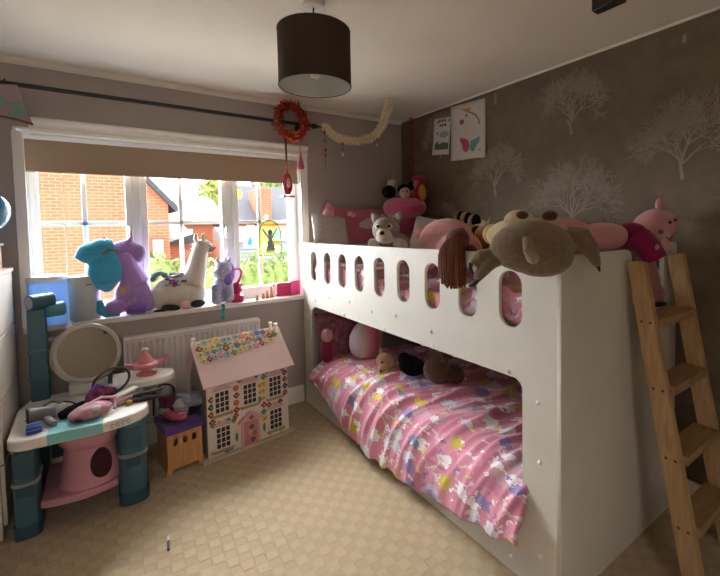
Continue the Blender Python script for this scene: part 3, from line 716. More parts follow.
#SECTION bunk bed
BX, BY0, BY1, BZ = 1.295, 0.81, 3.05, 1.283
bed = thing('bunk_bed', (1.79, 1.93, 0), 'white bunk bed with oval slots along its upper guard panel', 'bunk bed')
holes = [rrect(1.0, 0.20, 2.895, 0.797, (0.09, 0.10, 0.045, 0.03), 8)]
holes[0] = rrect(0.975, 0.20, 2.915, 0.797, (0.03, 0.10, 0.04, 0.03), 8)
SLOTS = [2.844, 2.619, 2.398, 2.179, 1.955, 1.726, 1.493, 1.26, 1.03]
for y in SLOTS: holes.append(rrect(y - 0.055, 0.993, y + 0.055, 1.216, 0.0545, 8))
plate('front_panel', [(BY0 + 0.018, 0.0), (BY1, 0.0), (BY1, BZ - 0.006), (BY0 + 0.018, BZ)], holes, 'X', BX + 0.009, 0.018, BEDW, bed, bevel=0.0015)
def arcz(cx, cz, r, a0, a1, n=6): return [(cx + r * math.cos(math.radians(a0 + (a1 - a0) * k / n)), cz + r * math.sin(math.radians(a0 + (a1 - a0) * k / n))) for k in range(n + 1)]
endp = [(BX, 0), (2.266, 0)] + arcz(2.246, BZ - 0.005, 0.02, 0, 90, 4) + arcz(2.137, BZ - 0.005, 0.02, 90, 180, 4) + arcz(2.117 - 0.05, 1.085, 0.05, 0, -90) + arcz(1.86, 1.085, 0.05, -90, -180) + arcz(1.81 - 0.045, BZ - 0.045, 0.045, 0, 90) + [(BX, BZ)]
plate('end_panel', endp, [], 'Y', BY0 + 0.009, 0.018, BEDW, bed, bevel=0.0015)
plate('end_panel', [(BX + 0.019, 0), (2.266, 0), (2.266, BZ), (BX + 0.019, BZ)], [], 'Y', BY1 - 0.009, 0.018, BEDW, bed)
MB().bb((2.248, BY0 + 0.02, 0.84), (2.266, BY1 - 0.02, 1.16)).bb((2.248, BY0 + 0.02, 0.05), (2.266, BY1 - 0.02, 0.36)).build('back_panel', BEDW, bed, smooth=False)
MB().bb((BX + 0.02, BY0 + 0.02, 0.83), (2.247, BY1 - 0.02, 0.85)).build('upper_deck', BEDW, bed, smooth=False)
MB().bb((BX + 0.02, BY0 + 0.02, 0.10), (2.247, BY1 - 0.02, 0.12)).build('lower_deck', BEDW, bed, smooth=False)
SCREW = mat('screw_cap_white', '#e8e6e0', rough=0.3)
sc0 = MB().ell((0, 0, 0), (0.0065, 0.0085, 0.0085), n=12).build('screw_cap', SCREW, bed)
first = True
for (y, z) in [(2.827, 0.850), (2.313, 0.911), (2.385, 0.814), (2.043, 0.889), (1.914, 0.812), (1.799, 0.907), (1.505, 0.878), (1.491, 0.814), (1.037, 0.813), (0.905, 0.734), (0.897, 0.51), (1.032, 0.06), (2.98, 1.146), (2.60, 0.90), (0.897, 0.147)]:
    o = sc0 if first else sc0.copy()
    if not first: COL.objects.link(o); o.parent = bed; o.matrix_parent_inverse = sc0.matrix_parent_inverse.copy()
    first = False
    o.location = (BX - 0.001, y, z)
mt = cloth('mattress_ticking', '#d9d2cc')
tag(MB().bb((BX + 0.03, 0.85, 0.121), (2.235, 3.01, 0.285)).build('mattress', mt, bevel=0.03), 'white mattress on the lower bunk under the pink duvet', 'mattress')
tag(MB().bb((BX + 0.075, 0.87, 0.851), (2.215, 2.99, 0.975)).build('mattress', mt, bevel=0.03), 'white mattress on the upper bunk behind the slotted panel', 'mattress')

DUV = duvet_mat()
def fold(y, x):
    """creases that fan out towards the front edge"""
    d = 2.25 - x
    am = 0.55 + 0.45 * nz3(y * 1.7, x * 1.7, 11.0)
    a = y * 9 + 2.6 * nz3(y * 1.1, x * 0.9, 2.0) - d * 4.5
    f = 1 - abs(math.sin(a + 0.8 * nz3(y * 3, x * 2, 7.0)))
    a2 = y * 21 + 3.5 * nz3(y * 1.6, x * 1.1, 1.0) - d * 3.0
    g = 1 - abs(math.sin(a2))
    h3 = 1 - abs(math.sin(y * 44 + 5 * nz3(y * 2.2, x * 1.3, 3.0) - d * 8))
    return (0.058 * f * f + 0.036 * g * g + 0.013 * h3 * h3) * am + 0.03 * nz3(y * 2.4, x * 2.6, 5.0)
ZLOW = [(2.85, 0.27), (2.743, 0.235), (2.476, 0.15), (2.085, 0.065), (1.68, 0.07), (1.37, 0.10), (1.13, 0.150), (0.953, 0.19), (0.90, 0.20)]
def zlow(y):
    for (a, za), (b, zb) in zip(ZLOW, ZLOW[1:]):
        if b <= y <= a: return za + (zb - za) * (a - y) / (a - b)
    return ZLOW[0][1] if y > ZLOW[0][0] else ZLOW[-1][1]
def duv(u, v):
    y = 0.945 + 1.885 * u
    zl = zlow(y) + 0.010 * math.sin(y * 40) + 0.012 * nz3(y * 12, 0, 0)
    zt = 0.405 - 0.06 * max(0, (y - 2.6) / 0.3) ** 2
    if v < 0.5:
        t = v / 0.5; x = 2.225 + (1.46 - 2.225) * t
        return (x, y, zt - 0.05 * (1 - t) ** 2 + fold(y, x))
    a = (v - 0.5) / 0.5 * PI / 2
    x = 1.46 - 0.228 * math.sin(a); z = zl + (zt - zl) * math.cos(a)
    f = fold(y, 1.46 - 0.55 * (v - 0.5) / 0.5)
    x -= f * math.sin(a) * 0.75; z += f * math.cos(a)
    if z < 0.26: x = min(x, 1.268)
    return (x, y, z)
dm = MB().grid(duv, 200, 110, 0, lambda u, v: (u * 1.95, v * 1.35))
dv = dm.build('duvet', DUV, angle=180); tag(dv, 'crumpled pink unicorn print duvet spilling out of the lower bunk', 'duvet')
k = dv.modifiers.new('t', 'SOLIDIFY'); k.thickness = 0.016; k.offset = -1
def duv2(u, v):
    y = 0.86 + 2.1 * u; x = 2.22 - (2.22 - 1.330) * min(1, v / 0.8)
    z = 1.075 + fold(y, x) * 1.3 + 0.03 * math.sin(y * 4 + x * 3)
    if v > 0.8:
        q = (v - 0.8) / 0.2; z = z - 0.13 * q * q - 0.01 * q; x = 1.330 - 0.008 * math.sin(q * PI)
    if v > 0.74: pass
    return (x, y, z)
dv2 = MB().grid(duv2, 120, 60, 0, lambda u, v: (u * 2.1 + 3.3, v * 1.2 + 1.1)).build('duvet', DUV, angle=180)
tag(dv2, 'pink unicorn print duvet on the top bunk seen through the slots', 'duvet')
k = dv2.modifiers.new('t', 'SOLIDIFY'); k.thickness = 0.012; k.offset = -1

def pillow(name, c, d, rot, m, label, cat='pillow', extra=None):
    """puffed cushion with pinched corners; d = (width, height, thickness) in local x, z, y"""
    w, hgt, th = d
    T = Matrix.Translation(c) @ Euler(rot).to_matrix().to_4x4()
    b = MB()
    for s in (-1, 1):
        def fn(u, v, s=s):
            a, e2 = 2 * u - 1, 2 * v - 1
            k = ((1 - a ** 4) * (1 - e2 ** 4)) ** 0.5
            pin = 1 - 0.06 * (1 - abs(a) ** 2) * abs(e2) ** 2
            pin2 = 1 - 0.06 * (1 - abs(e2) ** 2) * abs(a) ** 2
            return T @ Vector((a * w / 2 * pin2, s * th / 2 * k, e2 * hgt / 2 * pin))
        b.grid(fn, 20, 20, 0, lambda u, v: (u * w + c[0] * 3, v * hgt + c[2]))
    t = thing(name, c, label, cat)
    o = b.build('cover', m, t, angle=180)
    if extra: extra(t, T, d)
    return t

def eyes(mb_list, pts, r, parent, m=BLACK, name='eye'):
    for p in pts: MB().ell(p, r, n=10).build(name, m, parent)

# ---- upper bunk toys and cushions
pillow('white_cushion', (1.435, 2.83, 1.375), (0.31, 0.25, 0.11), (-0.35, 0.12, 0.10), cloth('grey_white_cotton', '#b9b1aa', 0.10), 'pale grey cushion propped at the left end of the top bunk', 'cushion')
def clouds(t, T, d):
    for cl in (((-0.03, 0.0, .045), (0.02, 0.02, .05), (0.06, -0.005, .04), (0.01, -0.005, .045)), ((0.17, 0.07, .035), (0.20, 0.05, .03)), ((-0.15, 0.09, .03), (-0.12, 0.08, .026))):
        b = MB()
        for (cx, cz, r) in cl:
            k = ((1 - (2 * cx / d[0]) ** 4) * (1 - (2 * cz / d[1]) ** 4)) ** 0.5
            b.ell(T @ Vector((cx, -d[2] / 2 * k, cz)), (r, 0.005, r * 0.8), n=12)
        b.build('cloud_print', cloth('cloud_white', '#c4a8aa'), t)
pillow('pink_cushion', (1.80, 2.945, 1.40), (0.60, 0.31, 0.12), (-0.12, 0.02, 0.0), cloth('rose_cotton', '#b0606e'), 'dusky pink cushion with pale clouds against the window wall', 'cushion', clouds)
pillow('pink_white_cushion', (1.52, 2.965, 1.44), (0.22, 0.27, 0.07), (-0.1, 0.5, 0.0), cloth('striped_pink', '#c48e9a', 0.3), 'small pink striped cushion peeking up behind the grey one', 'cushion')
pillow('white_pillow', (2.10, 2.42, 1.30), (0.34, 0.34, 0.12), (-0.45, 0.18, -0.95), cloth('pillow_white', '#b8a8a6'), 'pale pillow standing behind the husky plush on the top bunk')

def husky():
    t = thing('husky_plush', (1.45, 1.98, 1.26), 'grey and white plush husky resting its chin on the guard panel', 'soft toy')
    G = fur('husky_grey', '#8d867c', 0.25); W = fur('husky_white', '#c9c2b4')
    c = Vector((1.43, 2.07, 1.375)); D = Vector((-0.72, -0.69, 0)); S = Vector((D.y, -D.x, 0)); U = Vector((0, 0, 1))   # D: facing the camera
    def P(a, b, z): return c + D * a + S * b + U * z
    h = MB().ell(c, (0.088, 0.088, 0.082)); h.ell(P(-0.20, 0, -0.10), (0.12, 0.12, 0.09)); h.ell(P(-.08, 0, -.06), 0.075)
    soft(h, 'head_and_body', G, t, 0.007)
    m = MB().ell(P(0.062, 0.0, -0.028), (0.050, 0.050, 0.043)); m.ell(P(0.09, 0, -0.03), 0.036); m.ell(P(0.035, 0.0, -0.05), (0.06, 0.06, 0.035)); m.ell(P(0.06, 0.033, 0.018), 0.022); m.ell(P(0.06, -0.033, 0.018), 0.022)
    soft(m, 'muzzle', W, t, 0.006)
    for s in (-1, 1):
        e_ = soft(MB().tube([P(-0.01, 0.055 * s, 0.055), P(-0.01, 0.078 * s, 0.085), P(-0.015, 0.092 * s, 0.108)], [0.032, 0.024, 0.006], 10), 'ear', G, t, 0.005)
        MB().ell(P(0.012, 0.076 * s, 0.078), (0.012, 0.012, 0.018)).build('inner_ear', W, e_)
    MB().ell(P(0.122, 0, -0.018), (0.016, 0.016, 0.013)).build('nose', BLACK, t)
    for s in (-1, 1): MB().ell(P(0.080, 0.035 * s, 0.022), 0.010, n=10).build('eye', BLACK, t)
    for s in (-1, 1): soft(MB().tube([P(-0.08, 0.09 * s, -0.10), P(0.0, 0.085 * s, -0.085), P(0.05, 0.075 * s, -0.078)], [0.035, 0.032, 0.03], 10), 'paw', W, t, 0.006)
husky()

# toys in the pink ring basket (far corner)
bk = thing('pink_round_basket', (2.03, 2.66, 1.40), 'fluffy pink ring cushion heaped with dolls in the far corner', 'cushion')
soft(MB().tube(arcpts((2.04, 2.68, 1.545), 0.105, 0, 360, 20, 'Z')[:-1], 0.075, 10, closed=True).ell((2.04, 2.68, 1.50), (0.15, 0.15, 0.06)), 'ring', fur('hot_pink_fur', '#b5546e'), bk, 0.008)
soft(MB().ell((2.06, 2.70, 1.40), (0.13, 0.13, 0.10)), 'base', fur('deep_pink_fur', '#8e3f58'), bk, 0.008)
d1 = thing('rag_doll', (2.0, 2.62, 1.62), 'doll with black bunches sitting in the pink ring', 'doll')
dsk = cloth('doll_skin', '#b59684')
soft(MB().ell((1.985, 2.60, 1.655), (0.048, 0.048, 0.052)).ell((2.01, 2.63, 1.59), (0.05, 0.05, 0.05)), 'head', dsk, d1, 0.005)
soft(MB().ell((1.995, 2.625, 1.685), (0.055, 0.055, 0.045)).ell((1.90, 2.70, 1.67), (0.06, 0.055, 0.055)).ell((2.06, 2.60, 1.72), (0.035, 0.035, 0.04)), 'hair', fur('black_yarn', '#15120f'), d1, 0.006)
for dx, dy in ((-0.036, -0.022), (-0.012, -0.043)): MB().ell((1.985 + dx, 2.60 + dy, 1.665), 0.008, n=8).build('eye', BLACK, d1)
d2 = thing('bonnet_doll', (1.97, 2.74, 1.70), 'small doll with blond hair behind the black haired doll', 'doll')
soft(MB().ell((1.965, 2.74, 1.745), (0.045, 0.045, 0.05)).ell((1.97, 2.75, 1.66), (0.05, 0.05, 0.06)), 'head', cloth('pale_doll_skin', '#b5a596'), d2, 0.006)
soft(MB().ell((1.965, 2.745, 1.785), (0.048, 0.048, 0.028)), 'hair', fur('blond_yarn', '#8f7a58'), d2, 0.005)
d3 = thing('parrot_plush', (2.10, 2.58, 1.66), 'red and yellow plush parrot perched on the pink ring', 'soft toy')
soft(MB().ell((2.10, 2.57, 1.755), (0.055, 0.05, 0.05)).ell((2.11, 2.57, 1.66), (0.06, 0.055, 0.085)), 'body', fur('crimson_fur', '#8e1f33'), d3, 0.006)
soft(MB().tube([(2.06, 2.545, 1.74), (2.03, 2.525, 1.715), (2.025, 2.52, 1.69)], [0.022, 0.016, 0.006]), 'beak', fur('orange_fur', '#b56a4a'), d3, 0.004)
soft(MB().ell((2.09, 2.515, 1.66), (0.035, 0.025, 0.06)), 'wing', fur('amber_fur', '#b5761f'), d3, 0.005)

# big pink bear face-down, doll with brown hair
pb = thing('pink_plush', (1.72, 1.80, 1.15), 'large round pale pink plush lying behind the brown haired doll', 'soft toy')
PK = fur('pale_pink_fur', '#cf9590', 0.06)
soft(MB().ell((1.74, 1.86, 1.295), (0.17, 0.235, 0.145), (0, 0, -0.35)).ell((1.66, 1.68, 1.26), (0.12, 0.16, 0.105), (0, 0, -0.2)), 'body', PK, pb, 0.009)
soft(MB().ell((1.70, 2.09, 1.345), (0.03, 0.018, 0.032)), 'ear', PK, pb, 0.005)
yd = thing('yarn_haired_doll', (1.30, 1.33, 1.28), 'doll with long brown yarn hair hanging over the guard panel', 'doll')
soft(MB().ell((1.325, 1.345, 1.335), (0.05, 0.06, 0.05)).ell((1.39, 1.35, 1.27), (0.05, 0.05, 0.04)), 'head', fur('brown_hair_fur', '#55281a'), yd, 0.006)
HB = mat('brown_yarn', '#62301b', rough=0.8, var=0.2, scale=60)
hb = MB()
for k in range(90):
    f = k / 89.0; y = 1.258 + 0.145 * f; yo = (f - 0.5)
    x1 = 1.283 - rnd.uniform(0.0, 0.028); zb = 1.125 + rnd.uniform(-0.012, 0.03) + 0.05 * abs(yo) ** 2
    top = 1.375 - 0.30 * yo * yo
    hb.tube(bez((1.345, 1.335 + yo * 0.08, top + .006), (1.29, 1.335 + yo * 0.13, top + 0.01), (x1 - 0.01, y, 1.31), (x1, y + rnd.uniform(-.006, .006), 1.22), 6) + [Vector((x1 + rnd.uniform(-.004, .004), y + rnd.uniform(-.008, .008), zb))], 0.0042, 5)
hb.build('hair', HB, yd)

ob = thing('orange_bear_plush', (1.77, 1.55, 1.2), 'orange brown plush bear wedged left of the big brown plush', 'soft toy')
soft(MB().ell((1.77, 1.575, 1.325), (0.065, 0.07, 0.07)).ell((1.82, 1.49, 1.24), (0.09, 0.09, 0.08)), 'body', fur('ginger_fur', '#9a6a38'), ob, 0.007)
soft(MB().ell((1.69, 1.455, 1.345), (0.052, 0.055, 0.055)), 'muzzle', fur('peach_fur', '#c8985c'), ob, 0.006)
soft(MB().ell((1.79, 1.665, 1.355), (0.03, 0.035, 0.04)), 'ear', fur('dark_brown_fur', '#5a3222'), ob, 0.006)
MB().tube([(1.83, 1.62, 1.375), (1.84, 1.61, 1.41), (1.835, 1.60, 1.435)], [0.009, 0.008, 0.003], 8).build('tuft', fur('yellow_green_fur', '#a8a05a'), ob)
st = thing('striped_plush', (2.10, 2.04, 1.3), 'small striped brown and cream plush behind the pink one', 'soft toy')
sb_ = MB()
for k in range(6): sb_.ell((2.06 + 0.012 * k, 2.09 - 0.024 * k, 1.425 + 0.012 * math.sin(k)), (0.045, 0.016, 0.05 + 0.008 * (k % 2)), mi=k % 2)
sb_.build('stripes', [fur('cream_fur', '#a89472'), fur('near_black_fur', '#2c231d')], st)
soft(MB().ell((2.09, 2.02, 1.35), (0.07, 0.09, 0.06)), 'body', fur('tan_grey_fur', '#7c6a56'), st, 0.007)
mz = thing('rabbit_plush', (2.08, 1.84, 1.28), 'pale brown rabbit plush lying behind the pink plush', 'soft toy')
soft(MB().ell((2.06, 1.86, 1.33), (0.08, 0.14, 0.075)).ell((2.03, 1.78, 1.375), (0.045, 0.05, 0.045)).tube([(2.04, 1.82, 1.40), (2.06, 1.86, 1.425)], [0.016, 0.01]), 'body', fur('dull_tan_fur', '#8a7460'), mz, 0.007)

# big brown plush lying on the corner
def sloth():
    t = thing('brown_sloth_plush', (1.30, 0.86, 1.285), 'big brown plush sloth draped face down over the bed corner', 'soft toy')
    B = fur('mole_brown_fur', '#75634f', 0.18); CR = fur('cream_belly_fur', '#c9b28c'); PAD = fur('paw_pad_brown', '#57301f')
    F = Vector((0.81, 0.58, 0)).normalized(); S = Vector((F.y, -F.x, 0)); U = Vector((0, 0, 1)); c = Vector((1.228, 0.884, 1.316))
    def P(a, b, z): return c + F * a + S * b + U * z
    yaw = math.atan2(F.y, F.x)
    soft(MB().ell(c, (0.11, 0.145, 0.094), (0, 0, yaw)).ell(P(0.0, 0.03, -0.035), (0.09, 0.11, 0.07), (0, 0, yaw)), 'body', B, t, 0.008)
    soft(MB().ell(P(0.075, -0.02, 0.040), (0.10, 0.145, 0.068), (0, 0, yaw)).ell(P(0.03, -0.092, 0.02), (0.06, 0.045, 0.058), (0, 0, yaw)), 'belly', CR, t, 0.008)
    f = soft(MB().ell(P(0.03, -0.042, 0.092), (0.05, 0.055, 0.042), (0, 0, yaw)).ell(P(0.07, -0.04, 0.05), (0.06, 0.05, 0.06)), 'foot', CR, t, 0.006)
    MB().ell(P(-0.008, -0.030, 0.112), (0.018, 0.022, 0.016), (0, 0, yaw)).build('pad', PAD, f)
    f = soft(MB().ell(P(0.06, 0.06, 0.085), (0.045, 0.042, 0.036), (0, 0, yaw)).ell(P(0.09, 0.05, 0.05), (0.05, 0.05, 0.05)), 'foot', CR, t, 0.006)
    soft(MB().ell(P(0.028, 0.062, 0.108), (0.026, 0.028, 0.020), (0, 0, yaw)), 'pad', PAD, f, 0.005)
    soft(MB().tube([P(-0.10, -0.015, 0.035), P(-0.125, -0.008, 0.0), P(-0.122, 0.005, -0.030), P(-0.115, 0.008, -0.045)], [0.014, 0.019, 0.021, 0.012], 10), 'tail', fur('tail_brown_fur', '#8d7b66'), t, 0.004)
    CL = mat('dark_claw', '#1d1a1c', rough=0.6)
    a1 = soft(MB().tube([P(0.0, -0.10, -0.03), P(-0.03, -0.14, -0.055), P(-0.04, -0.17, -0.09), P(-0.045, -0.185, -0.115)], [0.045, 0.036, 0.028, 0.018], 10, flat=0.7).tube([P(-0.0, -0.11, -0.035), P(-0.02, -0.175, -0.035), P(-0.03, -0.20, -0.06)], [0.035, 0.028, 0.014], 10), 'arm', B, t, 0.006)
    MB().tube([P(-0.048, -0.178, -0.11), P(-0.055, -0.195, -0.130), P(-0.055, -0.210, -0.137)], [0.010, 0.009, 0.004], 8).tube([P(-0.035, -0.205, -0.055), P(-0.04, -0.208, -0.075), P(-0.04, -0.20, -0.095)], [0.008, 0.008, 0.003], 8).build('claw', CL, a1)
    a2 = soft(MB().tube([P(0.03, 0.12, 0.04), P(0.02, 0.165, 0.035), P(0.01, 0.19, -0.01), P(0.0, 0.212, -0.065)], [0.055, 0.055, 0.046, 0.018], 10, flat=0.6), 'arm', B, t, 0.006)
    MB().tube([P(0.0, 0.210, -0.06), P(-0.003, 0.217, -0.082)], [0.008, 0.003], 8).build('claw', CL, a2)
sloth()
# pink plush in magenta top lying along the end panel
def pinkbear():
    t = thing('pink_plush_bear', (1.75, 0.92, 1.28), 'long pink plush bear in a spotted magenta top lying by the ladder', 'soft toy')
    PKB = fur('rose_pink_fur', '#cf9296', 0.05); MG = cloth('magenta_cloth', '#82124c')
    soft(MB().ell((1.62, 1.0, 1.34), (0.15, 0.10, 0.085), (0, 0.12, -0.2)).ell((1.80, 0.93, 1.335), (0.15, 0.08, 0.062), (0, 0.0, -0.2)), 'body', PKB, t, 0.008)
    hd_ = soft(MB().ell((2.10, 0.845, 1.375), (0.125, 0.085, 0.078), (0, -0.30, -0.1)).ell((2.02, 0.80, 1.345), (0.05, 0.05, 0.045)), 'head', PKB, t, 0.007)
    for (p, r) in (((2.155, 0.845, 1.475), (0.026, 0.016, 0.034)), ((2.235, 0.825, 1.415), (0.040, 0.018, 0.020))): soft(MB().ell(p, r), 'ear', PKB, hd_, 0.005)
    MB().ell((1.985, 0.772, 1.352), (0.014, 0.012, 0.010), n=10).build('nose', mat('bear_nose', '#8a4a56', rough=0.6), hd_)
    MB().tube([(1.995, 0.757, 1.328), (2.015, 0.748, 1.318), (2.04, 0.750, 1.324)], 0.0025, 6).build('mouth', mat('mouth_thread', '#7a3a48'), hd_)
    for p in ((2.04, 0.757, 1.392), (2.11, 0.762, 1.402)): MB().ell(p, 0.007, n=10).build('eye', BLACK, hd_)
    tp = soft(MB().ell((1.925, 0.87, 1.335), (0.062, 0.08, 0.062), (0, -0.2, -0.2)).tube([(1.88, 0.82, 1.33), (1.87, 0.77, 1.285), (1.885, 0.75, 1.24)], [0.055, 0.05, 0.045], 10), 'magenta_top', MG, t, 0.007)
    for p in ((1.895, 0.778, 1.350), (1.85, 0.732, 1.292), (1.90, 0.70, 1.262), (1.905, 0.735, 1.31)): MB().ell(p, (0.013, 0.008, 0.013), n=10).build('spot', fur('spot_pink', '#c78ea2'), tp)
    soft(MB().tube([(1.96, 0.78, 1.33), (1.985, 0.755, 1.30), (1.975, 0.745, 1.285)], [0.022, 0.022, 0.016]), 'paw', fur('pale_paw', '#d09c94'), t, 0.005)
    soft(MB().tube([(1.90, 0.80, 1.25), (1.915, 0.79, 1.16), (1.93, 0.79, 1.10)], [0.035, 0.042, 0.045], 10).ell((1.935, 0.785, 1.085), 0.05), 'leg', fur('dusky_pink_fur', '#9a6866'), t, 0.006)
    MB().ell((1.935, 0.765, 1.045), (0.045, 0.035, 0.014)).build('shoe', BLACK, t)
pinkbear()
rb = thing('bow_doll', (1.62, 1.12, 1.30), 'small doll with a pink bow and dark hair behind the pink bear', 'doll')
soft(MB().ell((1.72, 1.16, 1.395), (0.05, 0.05, 0.045)).ell((1.70, 1.18, 1.30), (0.06, 0.06, 0.07)), 'hair', fur('dark_hair', '#33261e'), rb, 0.006)
soft(MB().ell((1.63, 1.15, 1.405), (0.035, 0.03, 0.022)).ell((1.60, 1.17, 1.38), (0.04, 0.03, 0.025)), 'bow', fur('bow_pink', '#c77f94'), rb, 0.005)

# ---- lower bunk
pillow('pink_pillow', (1.63, 2.90, 0.50), (0.60, 0.46, 0.12), (-0.12, 0, 0.0), cloth('shaded_pink_pillow', '#9a6272', 0.45), 'shade-darkened pink pillow propped at the far end of the lower bunk')  # pink darkened to mauve: the bunk's shade is put into the colour
pillow('grey_pillow', (2.0, 2.76, 0.48), (0.42, 0.34, 0.12), (-0.3, 0, -0.25), cloth('grey_green_pillow', '#6b6f66', 0.15), 'grey green pillow in the shadow of the lower bunk')
RND = mat('rainbow_plush', '#cfa0b4', rough=0.95, sheen=0.4)
nt = RND.node_tree; tcn = nt.nodes.new('ShaderNodeTexCoord'); spx = nt.nodes.new('ShaderNodeSeparateXYZ'); mr = nt.nodes.new('ShaderNodeMapRange'); rp = nt.nodes.new('ShaderNodeValToRGB')
nt.links.new(tcn.outputs['Generated'], spx.inputs[0]); nt.links.new(spx.outputs['X'], rp.inputs[0])
rp.color_ramp.elements[0].color = lin('#c9bccb'); rp.color_ramp.elements[0].position = 0.05; rp.color_ramp.elements[1].color = lin('#8aa0a2'); rp.color_ramp.elements[1].position = 0.95
for p_, c_ in ((0.22, '#c2bfa2'), (0.38, '#d4849c'), (0.6, '#c0566c'), (0.78, '#c787a4')): rp.color_ramp.elements.new(p_).color = lin(c_)
nt.links.new(rp.outputs[0], nt.nodes['Principled BSDF'].inputs['Base Color'])
rp_ = thing('rainbow_round_plush', (1.62, 2.60, 0.37), 'round rainbow striped plush cushion on the lower bunk', 'soft toy')
soft(MB().ell((1.62, 2.64, 0.535), (0.135, 0.12, 0.165), (0.1, 0.25, 0)), 'body', RND, rp_, 0.009)
lt_ = thing('small_pink_doll', (1.40, 2.86, 0.34), 'pink headed doll standing against the left end of the lower bunk', 'doll')
soft(MB().ell((1.37, 2.80, 0.575), (0.045, 0.045, 0.052)), 'head', fur('doll_pink', '#c98f98'), lt_, 0.006)
soft(MB().ell((1.375, 2.81, 0.445), (0.052, 0.052, 0.095)).tube([(1.35, 2.78, 0.50), (1.335, 2.76, 0.45)], [0.02, 0.015]), 'dress', cloth('wine_cloth', '#8e2f4c'), lt_, 0.006)
ms = thing('tan_fox_plush', (1.58, 2.29, 0.37), 'tan plush dog face with upright ear on the lower duvet', 'soft toy')
TN = fur('tan_fur', '#c49a76')
soft(MB().ell((1.57, 2.32, 0.462), (0.062, 0.06, 0.058)).tube([(1.555, 2.30, 0.447), (1.505, 2.265, 0.422)], [0.042, 0.026], 10).ell((1.65, 2.37, 0.42), (0.09, 0.08, 0.05)), 'head', TN, ms, 0.006)
soft(MB().tube([(1.57, 2.365, 0.50), (1.57, 2.375, 0.55)], [0.018, 0.006], 8), 'ear', TN, ms, 0.004)
MB().ell((1.522, 2.283, 0.472), 0.008, n=8).build('eye', BLACK, ms); MB().ell((1.492, 2.252, 0.425), 0.010, n=8).build('nose', mat('brown_nose', '#5a2a1c'), ms)
bp_ = thing('black_plush', (1.62, 2.12, 0.38), 'furry black plush lying on the duvet inside the lower bunk', 'soft toy')
soft(MB().ell((1.65, 2.13, 0.46), (0.075, 0.09, 0.07)).ell((1.66, 2.06, 0.47), (0.05, 0.05, 0.05)).ell((1.64, 2.19, 0.50), (0.045, 0.045, 0.04)), 'body', fur('black_fur', '#0f0d0d'), bp_, 0.007)
bt = thing('brown_teddy_plush', (1.75, 1.93, 0.38), 'brown teddy in the shadow beside the black plush', 'soft toy')
soft(MB().ell((1.72, 1.95, 0.47), (0.085, 0.09, 0.08)).ell((1.80, 1.90, 0.43), (0.09, 0.09, 0.06)).ell((1.70, 2.02, 0.545), (0.025, 0.02, 0.025)).ell((1.74, 1.89, 0.55), (0.025, 0.02, 0.025)), 'body', fur('teddy_brown', '#5a4030'), bt, 0.007)

# ---- ladder
ld = thing('wooden_ladder', (1.93, 0.6, 0), 'pine ladder leaning against the end of the bunk bed', 'ladder')
def rail(x0, x1, zt=1.238):
    b = MB(); yb0, yf0 = 0.580, 0.508; yb1, yf1 = 0.795, 0.730
    vs = []
    for x in (x0, x1): vs += [(x, yf0, 0.0), (x, yb0, 0.0), (x, yb1, zt), (x, yf1, zt)]
    b.add(vs, [(0, 3, 2, 1), (4, 5, 6, 7), (0, 1, 5, 4), (1, 2, 6, 5), (2, 3, 7, 6), (3, 0, 4, 7)])
    return b.build('rail', PINE, ld, smooth=False, bevel=0.004)
r1 = rail(1.725, 1.762); r2 = rail(2.105, 2.142, 1.25)
for z in (1.0, 0.745, 0.49, 0.24):
    yc = 0.5085 + (0.730 - 0.5085) * z / 1.24
    MB().box((1.9335, yc + 0.036, z), (0.342, 0.094, 0.036), 0, (0, 0, 0)).build('tread', PINEX, ld, smooth=False, bevel=0.003)
    for dy in (0.016, 0.048):
        MB().cyl((1.7243, yc + dy, z + 0.004), (1.7255, yc + dy, z + 0.004), 0.0055, 10).build('screw', mat('dark_screw', '#5a3a22', rough=0.5), r1)

#SECTION radiator and sill
ra = thing('radiator', (0.51, 3.02, 0.15), 'white ribbed panel radiator under the window', 'radiator')
rm = MB().bb((0.09, 3.0, 0.17), (0.925, 3.012, 0.725))
for k in range(25):
    x = 0.115 + k * 0.0328
    rm.prism([(x - 0.011, 3.0), (x - 0.007, 2.988), (x + 0.007, 2.988), (x + 0.011, 3.0)], 0.2, 0.70)
rm.build('front_panel', mat('radiator_enamel', '#cfcac8', rough=0.4), ra, smooth=False, bevel=0.002)
MB().bb((0.10, 3.04, 0.17), (0.915, 3.05, 0.72)).build('rear_panel', WHITE, ra, smooth=False)
MB().bb((0.088, 2.992, 0.722), (0.927, 3.058, 0.736)).build('top_grille', WHITE, ra, smooth=False, bevel=0.003)
MB().bb((0.087, 2.996, 0.18), (0.093, 3.055, 0.73)).bb((0.922, 2.996, 0.18), (0.928, 3.055, 0.73)).build('side_panel', WHITE, ra, smooth=False)
MB().cyl((0.945, 3.02, 0.0), (0.945, 3.02, 0.2), 0.008).cyl((0.945, 3.02, 0.2), (0.925, 3.02, 0.2), 0.012).build('pipe', WHITE, ra)
MB().bb((0.2, 3.045, 0.3), (0.24, 3.079, 0.5)).bb((0.75, 3.045, 0.3), (0.79, 3.079, 0.5)).build('bracket', WHITE, ra)
SZ = 0.861
tb_ = thing('blue_humidifier', (-0.27, 3.13, SZ), 'pale blue translucent cylinder with white rim at left of the sill', 'humidifier')
MB().lathe([(0.098, 0.0), (0.100, 0.02), (0.100, 0.25)], (-0.270, 3.125, SZ), 32).build('body', translucent_mat('blue_translucent', '#a4c4ea', 0.6, 0.4), tb_)
MB().lathe([(0.101, 0.25), (0.104, 0.258), (0.104, 0.272), (0.096, 0.283), (0.03, 0.287)], (-0.270, 3.125, SZ), 32).build('lid', mat('white_plastic', '#dfe3e8', rough=0.35), tb_)
